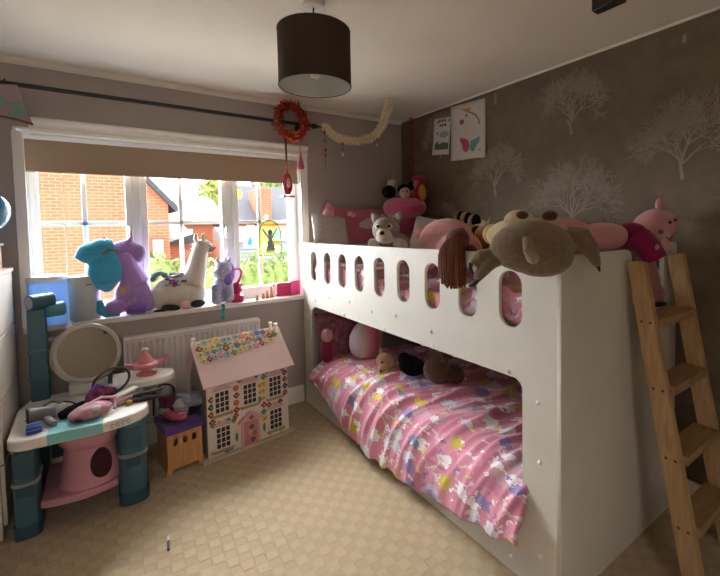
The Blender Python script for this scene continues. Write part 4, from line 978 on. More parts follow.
gc = thing('grey_speaker', (-0.09, 3.12, SZ), 'tall grey cylinder standing beside the pale blue one on the sill', 'speaker')
MB().lathe([(0.072, 0.0), (0.078, 0.01), (0.078, 0.255), (0.072, 0.268)], (-0.093, 3.115, SZ), 28).build('body', mat('grey_plastic', '#b3b7b4', rough=0.5), gc)
MB().lathe([(0.072, 0.268), (0.06, 0.272), (0.0, 0.273)], (-0.093, 3.115, SZ), 28, caps=False).build('top', mat('pale_grey_plastic', '#b5b8b6', rough=0.4), gc)
MB().box((-0.07, 3.0385, 1.08), (0.03, 0.002, 0.008), 0, (0, 0, 0.25)).build('badge', mat('badge_grey', '#6d7070'), gc)

def unicorn():
    t = thing('blue_purple_unicorn_plush', (0.10, 3.10, SZ), 'large plush unicorn with turquoise mane and purple body on the sill', 'soft toy')
    BL = fur('turquoise_fur', '#45aacd', 0.10); PU = fur('lilac_fur', '#a684c6', 0.08)
    soft(MB().ell((0.155, 3.11, 0.985), (0.105, 0.075, 0.12)).tube([(0.17, 3.11, 1.05), (0.135, 3.11, 1.16), (0.10, 3.12, 1.25)], [0.085, 0.065, 0.06], 12).ell((0.23, 3.11, 0.93), (0.06, 0.06, 0.065)).ell((0.06, 3.075, 0.925), (0.06, 0.055, 0.05)), 'body', PU, t, 0.008)
    soft(MB().ell((0.125, 3.13, 1.275), (0.085, 0.06, 0.065)).ell((0.19, 3.12, 1.25), (0.05, 0.045, 0.06)).tube([(0.15, 3.11, 1.33), (0.165, 3.11, 1.37)], [0.02, 0.006]), 'head', PU, t, 0.007)
    soft(MB().ell((0.015, 3.08, 1.15), (0.095, 0.055, 0.12), (0, 0.25, 0)).tube([(0.06, 3.09, 1.305), (0.0, 3.08, 1.30), (-0.075, 3.075, 1.265), (-0.105, 3.08, 1.225)], [0.045, 0.055, 0.058, 0.042], 12).tube([(0.02, 3.08, 1.09), (0.02, 3.085, 1.02)], [0.07, 0.02], 12), 'mane', BL, t, 0.008)
    soft(MB().tube([(-0.025, 3.08, 0.975), (-0.02, 3.075, 0.91), (0.01, 3.07, 0.88), (0.08, 3.065, 0.877)], [0.022, 0.028, 0.020, 0.014], 10), 'tail', BL, t, 0.005)
    soft(MB().tube([(0.115, 3.05, 0.91), (0.17, 3.045, 0.905), (0.215, 3.05, 0.90)], [0.038, 0.04, 0.04], 12), 'hoof_leg', fur('violet_fur', '#7a56a4'), t, 0.006)
    soft(MB().tube([(0.10, 3.045, 0.915), (0.14, 3.03, 0.945), (0.165, 3.028, 0.975)], [0.016, 0.018, 0.012], 10), 'front_leg', fur('pink_lilac_fur', '#b58ac4'), t, 0.005)
    e_ = MB().tube([(0.0, 3.035, 1.255), (0.03, 3.03, 1.285), (0.085, 3.04, 1.275)], [0.008, 0.014, 0.005], 10).build('ear', fur('ear_grey', '#6d7f8c'), t)
    MB().cyl((0.04, 3.09, 1.315), (0.01, 3.09, 1.375), 0.010, 10, 0, 0.002).build('horn', mat('horn_silver', '#a59aa8', rough=0.3), t)
    MB().box((0.095, 3.025, 1.03), (0.045, 0.003, 0.045), 0, (0, 0.2, 0)).build('care_tag', mat('peach_tag', '#c9957c'), t)
unicorn()
def llama():
    t = thing('white_llama_plush', (0.42, 3.12, SZ), 'white plush llama with colourful saddle in the middle of the sill', 'soft toy')
    W = fur('ivory_fur', '#d4cdc0', 0.06)
    soft(MB().ell((0.42, 3.125, 0.98), (0.165, 0.075, 0.115)).ell((0.31, 3.12, 0.95), (0.07, 0.07, 0.085)).ell((0.51, 3.12, 0.96), (0.08, 0.07, 0.10)).tube([(0.50, 3.12, 1.02), (0.535, 3.12, 1.12), (0.555, 3.12, 1.22), (0.57, 3.12, 1.27)], [0.085, 0.068, 0.056, 0.05], 12).ell((0.582, 3.115, 1.275), (0.062, 0.05, 0.055)), 'body', W, t, 0.008)
    soft(MB().ell((0.625, 3.105, 1.258), (0.035, 0.032, 0.03)), 'muzzle', fur('llama_muzzle', '#a58d80'), t, 0.006)
    for dx, dy in ((-0.03, 0.0), (0.015, -0.02)):
        e_ = soft(MB().tube([(0.57 + dx, 3.115 + dy, 1.315), (0.568 + dx, 3.113 + dy, 1.345), (0.572 + dx, 3.113 + dy, 1.372)], [0.014, 0.017, 0.006], 10), 'ear', W, t, 0.004)
    MB().tube([(0.61, 3.062, 1.285), (0.625, 3.063, 1.28), (0.64, 3.07, 1.284)], 0.0035, 6).build('eyelashes', BLACK, t)
    MB().ell((0.655, 3.09, 1.265), (0.008, 0.008, 0.006), n=8).build('nose', mat('llama_nose', '#7a4a50'), t)
    cs = ['#c04a78', '#3f6a9a', '#3a3550', '#7fa8b4', '#b5566a', '#5a4a8a']
    sd = MB()
    for i in range(26):
        u = rnd.random(); a = rnd.uniform(0.05, 1.25)
        sd.ell((0.33 + 0.13 * u, 3.125 - 0.082 * math.sin(a), 0.978 + 0.122 * math.cos(a)), (0.016, 0.007, 0.008), mi=rnd.randrange(6), n=8)
    sd.build('saddle_blanket', [cloth('saddle_%d' % i, c) for i, c in enumerate(cs)], t)
    soft(MB().tube(arcpts((0.31, 3.12, 1.07), 0.04, 20, 200, 8, 'Y'), 0.02, 10), 'mane', fur('pale_teal_fur', '#8fb4b4'), t, 0.006)
llama()
def purple_uni():
    t = thing('lilac_unicorn_plush', (0.66, 3.11, SZ), 'small sparkly lilac unicorn plush facing away beside the llama', 'soft toy')
    L_ = fur('lilac_grey_fur', '#a9a8c8', 0.22); V = fur('violet_mane', '#7a5fae'); P = fur('pale_lilac_fur', '#b5aecb')
    soft(MB().ell((0.70, 3.11, 1.0), (0.065, 0.055, 0.06)).tube([(0.655, 3.08, 1.0), (0.648, 3.06, 0.93), (0.645, 3.055, 0.885)], [0.038, 0.033, 0.03], 12).tube([(0.735, 3.09, 1.0), (0.742, 3.07, 0.93), (0.742, 3.065, 0.885)], [0.036, 0.03, 0.028], 12).ell((0.695, 3.13, 0.925), (0.06, 0.04, 0.06)).tube([(0.70, 3.10, 1.04), (0.705, 3.10, 1.08)], [0.045, 0.045], 12), 'body', L_, t, 0.006)
    soft(MB().ell((0.71, 3.10, 1.115), (0.06, 0.058, 0.062)).tube([(0.69, 3.08, 1.10), (0.65, 3.06, 1.07)], [0.04, 0.03], 10), 'head', L_, t, 0.006)
    soft(MB().ell((0.745, 3.12, 1.08), (0.05, 0.05, 0.08)).ell((0.73, 3.075, 1.03), (0.035, 0.03, 0.05)), 'mane', V, t, 0.006)
    soft(MB().tube([(0.65, 3.06, 0.90), (0.645, 3.045, 0.878)], [0.035, 0.03]).tube([(0.73, 3.06, 0.90), (0.735, 3.05, 0.878)], [0.032, 0.028]), 'hoof', P, t, 0.005)
    MB().cyl((0.72, 3.10, 1.165), (0.745, 3.095, 1.225), 0.011, 10, 0, 0.002).build('horn', mat('silver_horn', '#b0b4c0', rough=0.25, metal=0.6), t)
    for dx in (-0.035, 0.035): soft(MB().tube([(0.71 + dx, 3.095, 1.16), (0.71 + dx * 1.3, 3.095, 1.195)], [0.016, 0.005], 8), 'ear', P, t, 0.004)
purple_uni()
PKP = mat('pink_plastic', '#cf4f92', rough=0.3); HP = mat('hot_pink_plastic', '#c0285f', rough=0.3)
fl = thing('flamingo_figure', (0.80, 3.10, SZ), 'pink flamingo ornament on a hot pink base on the sill', 'figurine')
MB().lathe([(0.042, 0), (0.045, 0.008), (0.045, 0.05), (0.03, 0.056), (0.012, 0.06)], (0.80, 3.10, SZ), 20).build('base', HP, fl)
soft(MB().ell((0.80, 3.10, 0.96), (0.036, 0.03, 0.048)).tube([(0.815, 3.10, 0.97), (0.84, 3.10, 0.995)], [0.02, 0.008]), 'body', HP, fl, 0.004)
MB().tube([(0.79, 3.095, 0.98), (0.815, 3.09, 1.02), (0.83, 3.09, 1.055)] + arcpts((0.803, 3.09, 1.075), 0.030, -20, 200, 10, 'Y') + [(0.777, 3.09, 1.04)], [0.011, 0.009, 0.008] + [0.0075] * 11 + [0.005], 10).build('neck', PKP, fl)
MB().cyl((0.79, 3.10, 0.915), (0.79, 3.10, 0.955), 0.004).cyl((0.81, 3.10, 0.915), (0.81, 3.10, 0.955), 0.004).build('leg', PKP, fl)
gl = thing('eye_mask', (0.43, 3.05, SZ), 'black and pink sleep mask lying along the sill front', 'mask')
gm_ = MB()
for cx in (0.345, 0.525):
    pass
soft(MB().ell((0.525, 3.052, 0.889), (0.048, 0.012, 0.028)), 'right_cup', BLACK, gl, 0.004)
soft(MB().ell((0.36, 3.050, 0.882), (0.060, 0.012, 0.021), (0, 0.18, 0)).ell((0.305, 3.05, 0.872), (0.05, 0.010, 0.010)), 'left_cup', BLACK, gl, 0.004)
soft(MB().ell((0.445, 3.045, 0.898), (0.034, 0.016, 0.026)).ell((0.45, 3.04, 0.876), (0.025, 0.016, 0.013)), 'nose_bridge', cloth('blush_satin', '#d9a8a4'), gl, 0.004)
bk_ = thing('magenta_box', (1.20, 3.12, SZ), 'open magenta folded card box at the right end of the sill', 'box')
MB().box((1.155, 3.11, 0.915), (0.10, 0.012, 0.105), 0, (0, 0, -0.25)).build('left_panel', HP, bk_, smooth=False, bevel=0.002)
MB().box((1.248, 3.108, 0.918), (0.096, 0.012, 0.112), 0, (0, 0, 0.32)).build('right_panel', mat('magenta_card', '#b52a66', rough=0.5), bk_, smooth=False, bevel=0.002)
MB().bb((1.11, 3.115, SZ), (1.29, 3.16, SZ + 0.01)).build('base', HP, bk_, smooth=False)
fg = [('tiny_figurine', 1.055, 3.10, 0.085, '#b07a54', 'tan toy figure standing left of the magenta box'), ('tiny_figurine', 1.02, 3.09, 0.06, '#a8845c', 'short brown toy figure second from the magenta box'),
      ('tiny_figurine', 0.985, 3.08, 0.04, '#c78f60', 'low orange toy figure in the middle of the small sill figures'), ('tiny_figurine', 0.935, 3.07, 0.035, '#8f9a72', 'low green toy figure nearest the flamingo'), ('tiny_figurine', 1.085, 3.13, 0.11, '#d3cfc8', 'tallest white toy figure behind the tan one on the sill')]
for n_, x, y, hh, c_, lb in fg:
    t = thing(n_, (x, y, SZ), lb, 'figurine', 'toy figures on the window sill')
    MB().lathe([(0.013, 0), (0.015, 0.004), (0.010, hh * 0.35), (0.012, hh * 0.6), (0.006, hh * 0.72)], (x, y, SZ), 12).build('body', mat('fig_' + c_, c_, rough=0.5), t)
    MB().ell((x, y, SZ + hh * 0.86), (0.010, 0.010, hh * 0.16 + 0.003), n=10).build('head', mat('fig_head_' + c_, '#b08a70', rough=0.5), t)
rbn = MB().grid(lambda u, v: (0.672 + 0.02 * u + 0.004 * math.sin(v * 6), 3.03 - 0.004 * math.sin(v * 9), 0.87 - 0.11 * v), 3, 12).build('teal_ribbon', cloth('teal_ribbon_cloth', '#2f9a94')); rbn.modifiers.new('t', 'SOLIDIFY').thickness = 0.002
tag(rbn, 'short teal ribbon hanging over the front of the sill', 'ribbon')

# window stickers (flat on the glass)
GY = 3.2405
def flatpoly(mb, pts, y=GY, th=0.0015, mi=0): mb.prism([(x, z) for x, z in pts], y - th, y, mi, Matrix(((1, 0, 0, 0), (0, 0, 1, 0), (0, 1, 0, 0), (0, 0, 0, 1))))
def circ(cx, cz, rx, rz, n=14): return [(cx + rx * math.cos(2 * PI * k / n), cz + rz * math.sin(2 * PI * k / n)) for k in range(n)]
sun = thing('arched_suncatcher', (1.08, 3.19, 1.48), 'arched suncatcher with grey angel on yellow hanging on the right pane', 'suncatcher')
ax, az0, az1 = 1.088, 1.185, 1.44
SY = 3.19
arch = [(ax - 0.088, az0)] + [(ax - 0.088 * math.cos(math.radians(a)), 1.345 + 0.115 * math.sin(math.radians(a))) for a in range(0, 181, 15)] + [(ax + 0.088, az0)]
MB().tube([(x, SY, z) for x, z in arch], 0.005, 8, closed=True).build('lead_frame', mat('lead_grey', '#51566a', rough=0.5), sun)
YG = glass_mat('yellow_glass', (0.96, 0.94, 0.48, 1)); PG = translucent_mat('pale_glass', '#e2e8dc', 0.8, 0.2); BG = translucent_mat('blue_glass', '#8fc0de', 0.8, 0.2)
b = MB(); flatpoly(b, arch, SY + 0.001, 0.002); b.build('glass', YG, sun, smooth=False)
b = MB(); flatpoly(b, circ(ax - 0.05, 1.25, 0.03, 0.045), SY - 0.002); b.build('pale_glass', PG, sun, smooth=False); b = MB(); flatpoly(b, circ(ax + 0.055, 1.23, 0.025, 0.035), SY - 0.002); b.build('pale_glass', PG, sun, smooth=False)
b = MB(); flatpoly(b, circ(ax + 0.055, 1.34, 0.026, 0.04), SY - 0.002); b.build('blue_glass', BG, sun, smooth=False)
b = MB(); flatpoly(b, circ(ax, 1.365, 0.02, 0.024), SY - 0.004); flatpoly(b, [(ax - 0.012, 1.35), (ax + 0.012, 1.35), (ax + 0.02, 1.28), (ax + 0.042, 1.22), (ax - 0.04, 1.215), (ax - 0.018, 1.28)], SY - 0.004); flatpoly(b, [(ax - 0.012, 1.335), (ax - 0.055, 1.395), (ax - 0.062, 1.385), (ax - 0.015, 1.31)], SY - 0.004); flatpoly(b, [(ax + 0.012, 1.335), (ax + 0.05, 1.40), (ax + 0.058, 1.392), (ax + 0.016, 1.31)], SY - 0.004)
b.build('angel', mat('angel_grey', '#6a6a74', rough=0.6), sun, smooth=False)
MB().lathe([(0.02, 0), (0.012, 0.015), (0.006, 0.025)], (0, 0, 0), 14, 0, Matrix.Translation((ax - 0.01, 3.238, 1.485)) @ Euler((PI / 2, 0, 0)).to_matrix().to_4x4()).build('suction_cup', translucent_mat('cup_teal', '#9fd0c4', 0.5, 0.2), sun)
MB().cyl((ax - 0.01, 3.215, 1.485), (ax, SY, 1.46), 0.002, 6).build('hook', CHROME, sun)
rbw = thing('rainbow_sticker', (0.61, GY, 1.55), 'pale rainbow sticker on the middle window pane', 'sticker')
rc = ['#cfe0b4', '#d9dcae', '#b8ddc0', '#b4d2e0', '#a8b8da']
for i, c_ in enumerate(rc):
    ro = 0.105 - 0.016 * i; pts = [(0.61 + ro * math.cos(math.radians(a)), 1.535 + ro * math.sin(math.radians(a))) for a in range(0, 181, 12)] + [(0.61 + (ro - 0.015) * math.cos(math.radians(a)), 1.535 + (ro - 0.015) * math.sin(math.radians(a))) for a in range(180, -1, -12)]
    b = MB(); flatpoly(b, pts); b.build('band', translucent_mat('band_%d' % i, c_, 0.7), rbw, smooth=False)
for cx in (0.55, 0.67):
    b = MB(); flatpoly(b, [(cx + (0.03 + 0.006 * math.cos(5 * a)) * math.cos(a), 1.53 + (0.018 + 0.004 * math.cos(5 * a)) * math.sin(a)) for a in [2 * PI * k / 30 for k in range(30)]], GY - 0.002)
    b.build('cloud', translucent_mat('cloud_sticker', '#e8ece8', 0.7), rbw, smooth=False)
def bfly(x, z, s, label):
    t = thing('butterfly_sticker', (x, GY, z), label, 'sticker', 'butterfly stickers on the window'); b = MB()
    flatpoly(b, [(x, z - s * .3), (x - s, z + s), (x - s * 1.2, z + s * .2)]); flatpoly(b, [(x, z - s * .3), (x + s, z + s), (x + s * 1.2, z + s * .2)])
    b.build('wings', translucent_mat('teal_sticker', '#3a9aaa', 0.4), t, smooth=False)
    b = MB(); flatpoly(b, circ(x, z - s * .1, s * .12, s * .6, 8), GY - 0.002); b.build('body', mat('teal_dark', '#1f6a78'), t, smooth=False)
bfly(0.349, 1.672, 0.014, 'teal butterfly sticker upper left on the middle pane'); bfly(0.509, 1.612, 0.014, 'teal butterfly sticker right of the bar on the middle pane')
t = thing('sun_sticker', (0.85, GY, 1.665), 'yellow sun sticker at the top left of the right pane', 'sticker')
b = MB(); flatpoly(b, [(0.872 + (0.03 if k % 2 else 0.016) * math.cos(PI * k / 9), 1.66 + (0.04 if k % 2 else 0.024) * math.sin(PI * k / 9)) for k in range(18)]); b.build('rays', translucent_mat('sun_yellow', '#dfe07a', 0.7), t, smooth=False)
t = thing('drop_sticker', (0.945, GY, 1.31), 'pale blue flame shaped sticker left of the arched suncatcher', 'sticker')
b = MB(); flatpoly(b, [(0.945, 1.37), (0.99, 1.30), (0.995, 1.26), (0.895, 1.26), (0.905, 1.31)]); b.build('outer', translucent_mat('ice_sticker', '#dfe8ea', 0.7), t, smooth=False)
b = MB(); flatpoly(b, [(0.945, 1.345), (0.968, 1.30), (0.962, 1.265), (0.928, 1.265), (0.925, 1.30)], GY - 0.002); b.build('inner', translucent_mat('blue_sticker', '#7fb0d6', 0.7), t, smooth=False)

#SECTION dollhouse
DA = math.atan2(0.073, 0.578); DT = Matrix.Translation((0.474, 2.602, 0)) @ Euler((0, 0, DA)).to_matrix().to_4x4()   # local x along the facade, y into depth
dh = thing('dollhouse', (0.72, 2.75, 0), 'pink and white toy dollhouse covered with bright stickers', 'dollhouse')
CRM = mat('cream_board', '#d9d0c4', rough=0.6); PKR = mat('pink_speckle_roof', '#d6b9b8', rough=0.7, var=0.12, scale=160)
TRP = mat('pink_trim', '#cda6a8', rough=0.6)
MB().bb((-0.035, -0.025, 0.0), (0.565, 0.30, 0.016), 0, DT).build('base', mat('pale_wood', '#bfae96', rough=0.6), dh, smooth=False, bevel=0.002)
MB().bb((0, 0, 0.016), (0.53, 0.012, 0.475), 0, DT).build('facade', CRM, dh, smooth=False)
MB().prism([(0.012, 0.016), (0.28, 0.016), (0.28, 0.475), (0.19, 0.66), (0.012, 0.475)], 0, 0.012, 0, DT @ Matrix(((0, 0, 1, 0), (1, 0, 0, 0), (0, 1, 0, 0), (0, 0, 0, 1)))).prism([(0.012, 0.016), (0.28, 0.016), (0.28, 0.475), (0.19, 0.66), (0.012, 0.475)], 0.518, 0.53, 0, DT @ Matrix(((0, 0, 1, 0), (1, 0, 0, 0), (0, 1, 0, 0), (0, 0, 0, 1)))).bb((0.012, 0.27, 0.016), (0.518, 0.28, 0.475), 0, DT).build('side_wall', mat('grey_board', '#8c8580', rough=0.7), dh, smooth=False)
ra0 = Vector((0, -0.030, 0.455)); ra1 = Vector((0, 0.195, 0.685)); rd = (ra1 - ra0).normalized(); rn = Vector((0, -rd.z, rd.y))
rf = MB()
rf.prism([(ra0.y, ra0.z), (ra1.y, ra1.z), (ra1.y + rn.y * 0.014, ra1.z + rn.z * 0.014), (ra0.y + rn.y * 0.014, ra0.z + rn.z * 0.014)], -0.028, 0.565, 0, DT @ Matrix(((0, 0, 1, 0), (1, 0, 0, 0), (0, 1, 0, 0), (0, 0, 0, 1))))
rf.prism([(0.195, 0.672), (0.195, 0.694), (0.31, 0.475), (0.295, 0.472)], -0.028, 0.565, 0, DT @ Matrix(((0, 0, 1, 0), (1, 0, 0, 0), (0, 1, 0, 0), (0, 0, 0, 1))))
rf.build('roof', PKR, dh, smooth=False, bevel=0.002)
for (cx, cy, z0, z1) in ((0.50, 0.17, 0.68, 0.735), (0.53, 0.15, 0.66, 0.725), (-0.012, 0.17, 0.68, 0.72)):
    MB().lathe([(0.010, 0), (0.010, z1 - z0 - 0.012), (0.014, z1 - z0 - 0.010), (0.014, z1 - z0)], (cx, cy, z0), 12, 0, DT).build('chimney_pot', WHITE, dh)
PANE = mat('dollhouse_dark', '#241c20', rough=0.3)
def dwin(x, z, w=0.085, hh=0.13):
    f = MB().bb((x - w / 2 - 0.012, -0.006, z - hh / 2 - 0.008), (x + w / 2 + 0.012, 0.0, z + hh / 2 + 0.006), 0, DT)
    pts = [(x + (w / 2 + 0.016) * math.cos(math.radians(a)), z + hh / 2 + 0.006 + 0.028 * math.sin(math.radians(a))) for a in range(0, 181, 20)]
    f.prism(pts, -0.006, 0.0, 1, DT @ Matrix(((1, 0, 0, 0), (0, 0, 1, 0), (0, 1, 0, 0), (0, 0, 0, 1))))
    f.bb((x - w / 2 - 0.018, -0.016, z - hh / 2 - 0.022), (x + w / 2 + 0.018, 0.0, z - hh / 2 - 0.008), 2, DT)
    fo = f.build('window', [CRM, TRP, mat('sill_tan', '#a39072')], dh, smooth=False)
    p = MB(); cw = w / 3; ch = hh / 4
    for i in range(3):
        for j in range(4): p.bb((x - w / 2 + i * cw + 0.003, -0.0075, z - hh / 2 + j * ch + 0.003), (x - w / 2 + (i + 1) * cw - 0.003, -0.006, z - hh / 2 + (j + 1) * ch - 0.003), 0, DT)
    p.build('panes', PANE, fo, smooth=False)
for (x, z) in ((0.088, 0.345), (0.262, 0.345), (0.435, 0.345), (0.088, 0.125), (0.435, 0.125)): dwin(x, z)
d = MB().bb((0.215, -0.010, 0.016), (0.305, 0, 0.165), 0, DT); d.bb((0.200, -0.014, 0.016), (0.215, 0, 0.17), 1, DT); d.bb((0.305, -0.014, 0.016), (0.320, 0, 0.17), 1, DT)
d.prism([(0.180, 0.17), (0.340, 0.17), (0.340, 0.182), (0.26, 0.235), (0.180, 0.182)], -0.018, 0, 1, DT @ Matrix(((1, 0, 0, 0), (0, 0, 1, 0), (0, 1, 0, 0), (0, 0, 0, 1))))
dd = d.build('front_door', [mat('door_pink', '#c47f80'), TRP], dh, smooth=False, bevel=0.001)
MB().ell((0.292, -0.014, 0.085), 0.004, M=DT, n=8).build('door_knob', CHROME, dd)
STC = ['#8e2f38', '#3f6fa0', '#d9b84a', '#4f8a5a', '#7a4f9a', '#c76a3a', '#2c2c44', '#c77a9a', '#8fb0b4', '#cfc070']
STM = [mat('sticker_%d' % i, c, rough=0.5) for i, c in enumerate(STC)]
FLM = {}
def flower(T, sz, mi, name='flower_sticker'):
    if mi not in FLM:
        mb = MB(); q = 4 + mi % 3
        for k in range(q):
            a = 2 * PI * k / q; mb.ell((0.55 * math.cos(a), 0.55 * math.sin(a), 0), (0.5, 0.5, 0.14), n=8, mi=0, m=4)
        mb.ell((0, 0, 0.06), (0.34, 0.34, 0.16), n=8, mi=1, m=4)
        o = mb.build(name, [STM[mi], STM[(mi + 2) % 10]], dh); FLM[mi] = o
    else:
        o = FLM[mi].copy(); COL.objects.link(o); o.parent = dh; o.matrix_parent_inverse = FLM[mi].matrix_parent_inverse.copy()
    L_, R_, S_ = T.decompose()
    o.location = L_; o.rotation_euler = R_.to_euler(); o.scale = (sz, sz, sz)
    return o
FT = DT @ Matrix(((1, 0, 0, 0), (0, 0, -1, -0.0025), (0, 1, 0, 0), (0, 0, 0, 1)))
for x, z0, n_, cs in ((0.024, 0.235, 4, (0, 0, 6, 0)), (0.174, 0.265, 4, (0, 5, 0, 5)), (0.356, 0.15, 7, (2, 3, 0, 9, 2)), (0.508, 0.28, 4, (0, 6, 0, 6)), (0.330, 0.285, 3, (3, 9, 2, 6))):
    for k in range(n_):
        flower(FT @ Matrix.Translation((x + rnd.uniform(-.004, .004), z0 + 0.046 * k, 0)), 0.0195, cs[k % len(cs)])
for x, z, c_ in ((0.03, 0.215, 3), (0.065, 0.22, 9), (0.12, 0.215, 1), (0.155, 0.205, 3), (0.17, 0.23, 0), (0.39, 0.23, 0), (0.43, 0.225, 2), (0.47, 0.23, 6), (0.02, 0.045, 9), (0.11, 0.035, 1), (0.135, 0.04, 1), (0.40, 0.035, 9), (0.47, 0.04, 3), (0.20, 0.445, 3), (0.31, 0.45, 6), (0.38, 0.455, 3), (0.49, 0.45, 0)):
    flower(FT @ Matrix.Translation((x, z, 0)), 0.018, c_)
for x, z, c_ in ((0.262, 0.195, 0), (0.262, 0.135, 6), (0.252, 0.10, 2), (0.275, 0.09, 3), (0.268, 0.05, 6)): flower(FT @ Matrix.Translation((x, z, 0.018)), 0.015, c_)
for x in (0.170, 0.352): MB().ell((x, 0.095, 0.003), (0.010, 0.030, 0.002), n=10, M=FT, m=4).build('tree_sticker', STM[3], dh)
RT = DT @ Matrix(((1, 0, rn.x, ra0.x + rn.x * .0165), (0, rd.y, rn.y, ra0.y + rn.y * .0165), (0, rd.z, rn.z, ra0.z + rn.z * .0165), (0, 0, 0, 1)))
nst = 0
for row, v in enumerate((0.298, 0.258, 0.218, 0.178, 0.140)):
    for k in range(14):
        x = 0.015 + 0.0385 * k + rnd.uniform(-.006, .006)
        if (row == 4 and k > 4) or (row == 3 and k > 12) or nst >= 55: continue
        nst += 1
        flower(RT @ Matrix.Translation((x, v + rnd.uniform(-.006, .006) + 0.045 * k / 14 * (row > 1), 0)), rnd.uniform(0.018, 0.025), rnd.choice([1, 2, 9, 8, 4, 3, 7, 0, 2, 9]))

# toy castle box with purple top
TA = math.atan2(0.03, 0.19); TT = Matrix.Translation((0.258, 2.590, 0)) @ Euler((0, 0, TA)).to_matrix().to_4x4()
tw = thing('wooden_toy_stable', (0.35, 2.68, 0), 'small wooden toy stand with purple top left of the dollhouse', 'toy')
OW = wood_mat('toy_birch', '#b98450', '#cb9a64', 'Z', 4)
hol = [[(c + 0.013 * math.cos(math.radians(a)), 0.190 + 0.013 * math.sin(math.radians(a))) for a in range(0, 181, 20)] + [(c + 0.013 * math.cos(math.radians(a)), 0.172 + 0.013 * math.sin(math.radians(a))) for a in range(180, 361, 20)] for c in (0.045, 0.095, 0.145)]
fp = plate('front_panel', [(-0.008, 0), (0.022, 0), (0.026, 0.03), (0.164, 0.03), (0.168, 0), (0.198, 0), (0.19, 0.06), (0.19, 0.27), (0, 0.27), (0, 0.06)], hol, 'Y', 0.005, 0.010, OW, None)
fp.data.transform(TT); fp.parent = tw; fp.matrix_parent_inverse = PINV(tw)
MB().bb((0, 0.011, 0.0), (0.010, 0.20, 0.27), 0, TT).bb((0.18, 0.011, 0.0), (0.19, 0.20, 0.27), 0, TT).bb((0.01, 0.19, 0), (0.18, 0.20, 0.27), 0, TT).build('side_panel', OW, tw, smooth=False)
MB().bb((0.010, 0.012, 0.02), (0.18, 0.19, 0.03), 0, TT).build('shelf', OW, tw, smooth=False)
MB().bb((-0.012, -0.012, 0.271), (0.202, 0.21, 0.281), 0, TT).bb((-0.012, -0.012, 0.232), (0.202, -0.004, 0.271), 0, TT).bb((-0.012, -0.004, 0.240), (-0.004, 0.21, 0.271), 0, TT).build('purple_top', cloth('purple_felt', '#5b4188'), tw, smooth=False, bevel=0.004)
TZ = 0.283
ps = thing('pink_toy_shoe', (0.33, 2.64, TZ), 'shiny pink dress-up shoe on the purple toy top', 'shoe')
soft(MB().tube([(0.275, 2.70, TZ + 0.035), (0.30, 2.66, TZ + 0.03), (0.345, 2.625, TZ + 0.025), (0.37, 2.62, TZ + 0.022)], [0.030, 0.032, 0.030, 0.020], 12, flat=0.75), 'shoe_body', mat('shiny_pink', '#b8506e', rough=0.25), ps, 0.005)
MB().cyl((0.275, 2.70, TZ), (0.275, 2.70, TZ + 0.03), 0.010, r2=0.02).build('heel', mat('deep_pink', '#8f2f50', rough=0.3), ps)
MB().ell((0.345, 2.622, TZ + 0.045), (0.022, 0.014, 0.010)).build('bow', mat('shiny_pale_pink', '#cf8aa0', rough=0.25), ps)
sl = thing('silver_foil_bag', (0.37, 2.74, TZ), 'crumpled silver and blue foil bag heaped on the purple top', 'bag')
fm_ = MB()
for k in range(1):
    pass
def crumple(c, r, seed, n=14, amp=0.35):
    q = MB().ell(c, r, n=n)
    for i, v in enumerate(q.v):
        d_ = v - Vector(c); q.v[i] = Vector(c) + d_ * (1 + amp * nz3(v.x * 18 + seed, v.y * 18, v.z * 18) * 1.5)
    return q
crumple((0.385, 2.735, TZ + 0.075), (0.075, 0.06, 0.055), 3, 18, 0.4).build('foil', mat('silver_foil', '#9fa9b8', rough=0.3, metal=0.4), sl, smooth=False)
crumple((0.36, 2.71, TZ + 0.055), (0.045, 0.04, 0.05), 8, 14, 0.4).build('white_wrap', mat('white_wrap', '#b8b8bc', rough=0.5), sl, smooth=False)
crumple((0.40, 2.75, TZ + 0.03), (0.075, 0.06, 0.03), 5, 16, 0.3).build('dark_lining', DARK, sl)
dc = thing('dark_pink_cloth', (0.27, 2.76, TZ), 'maroon dress-up cloth bunched left of the silver bag', 'cloth')
crumple((0.285, 2.755, TZ + 0.07), (0.045, 0.05, 0.085), 11, 18, 0.45).build('bunched_cloth', cloth('maroon_cloth', '#6e2f42', 0.3), dc)
crumple((0.262, 2.72, TZ + 0.05), (0.03, 0.025, 0.022), 14, 12, 0.3).build('green_lining', cloth('sage_cloth', '#7f9a80'), dc)
hb2 = thing('black_headband', (0.29, 2.80, TZ), 'thin black hoop headband sticking up behind the maroon cloth', 'headband')
MB().tube(arcpts((0.275, 2.815, TZ + 0.12), 0.055, -20, 200, 16, 'Y') , 0.006, 8).tube([(0.22, 2.815, TZ + 0.11), (0.215, 2.81, TZ + 0.0)], [0.006, 0.005], 8).tube([(0.327, 2.815, TZ + 0.10), (0.33, 2.81, TZ)], [0.006, 0.005], 8).build('hoop', BLACK, hb2)

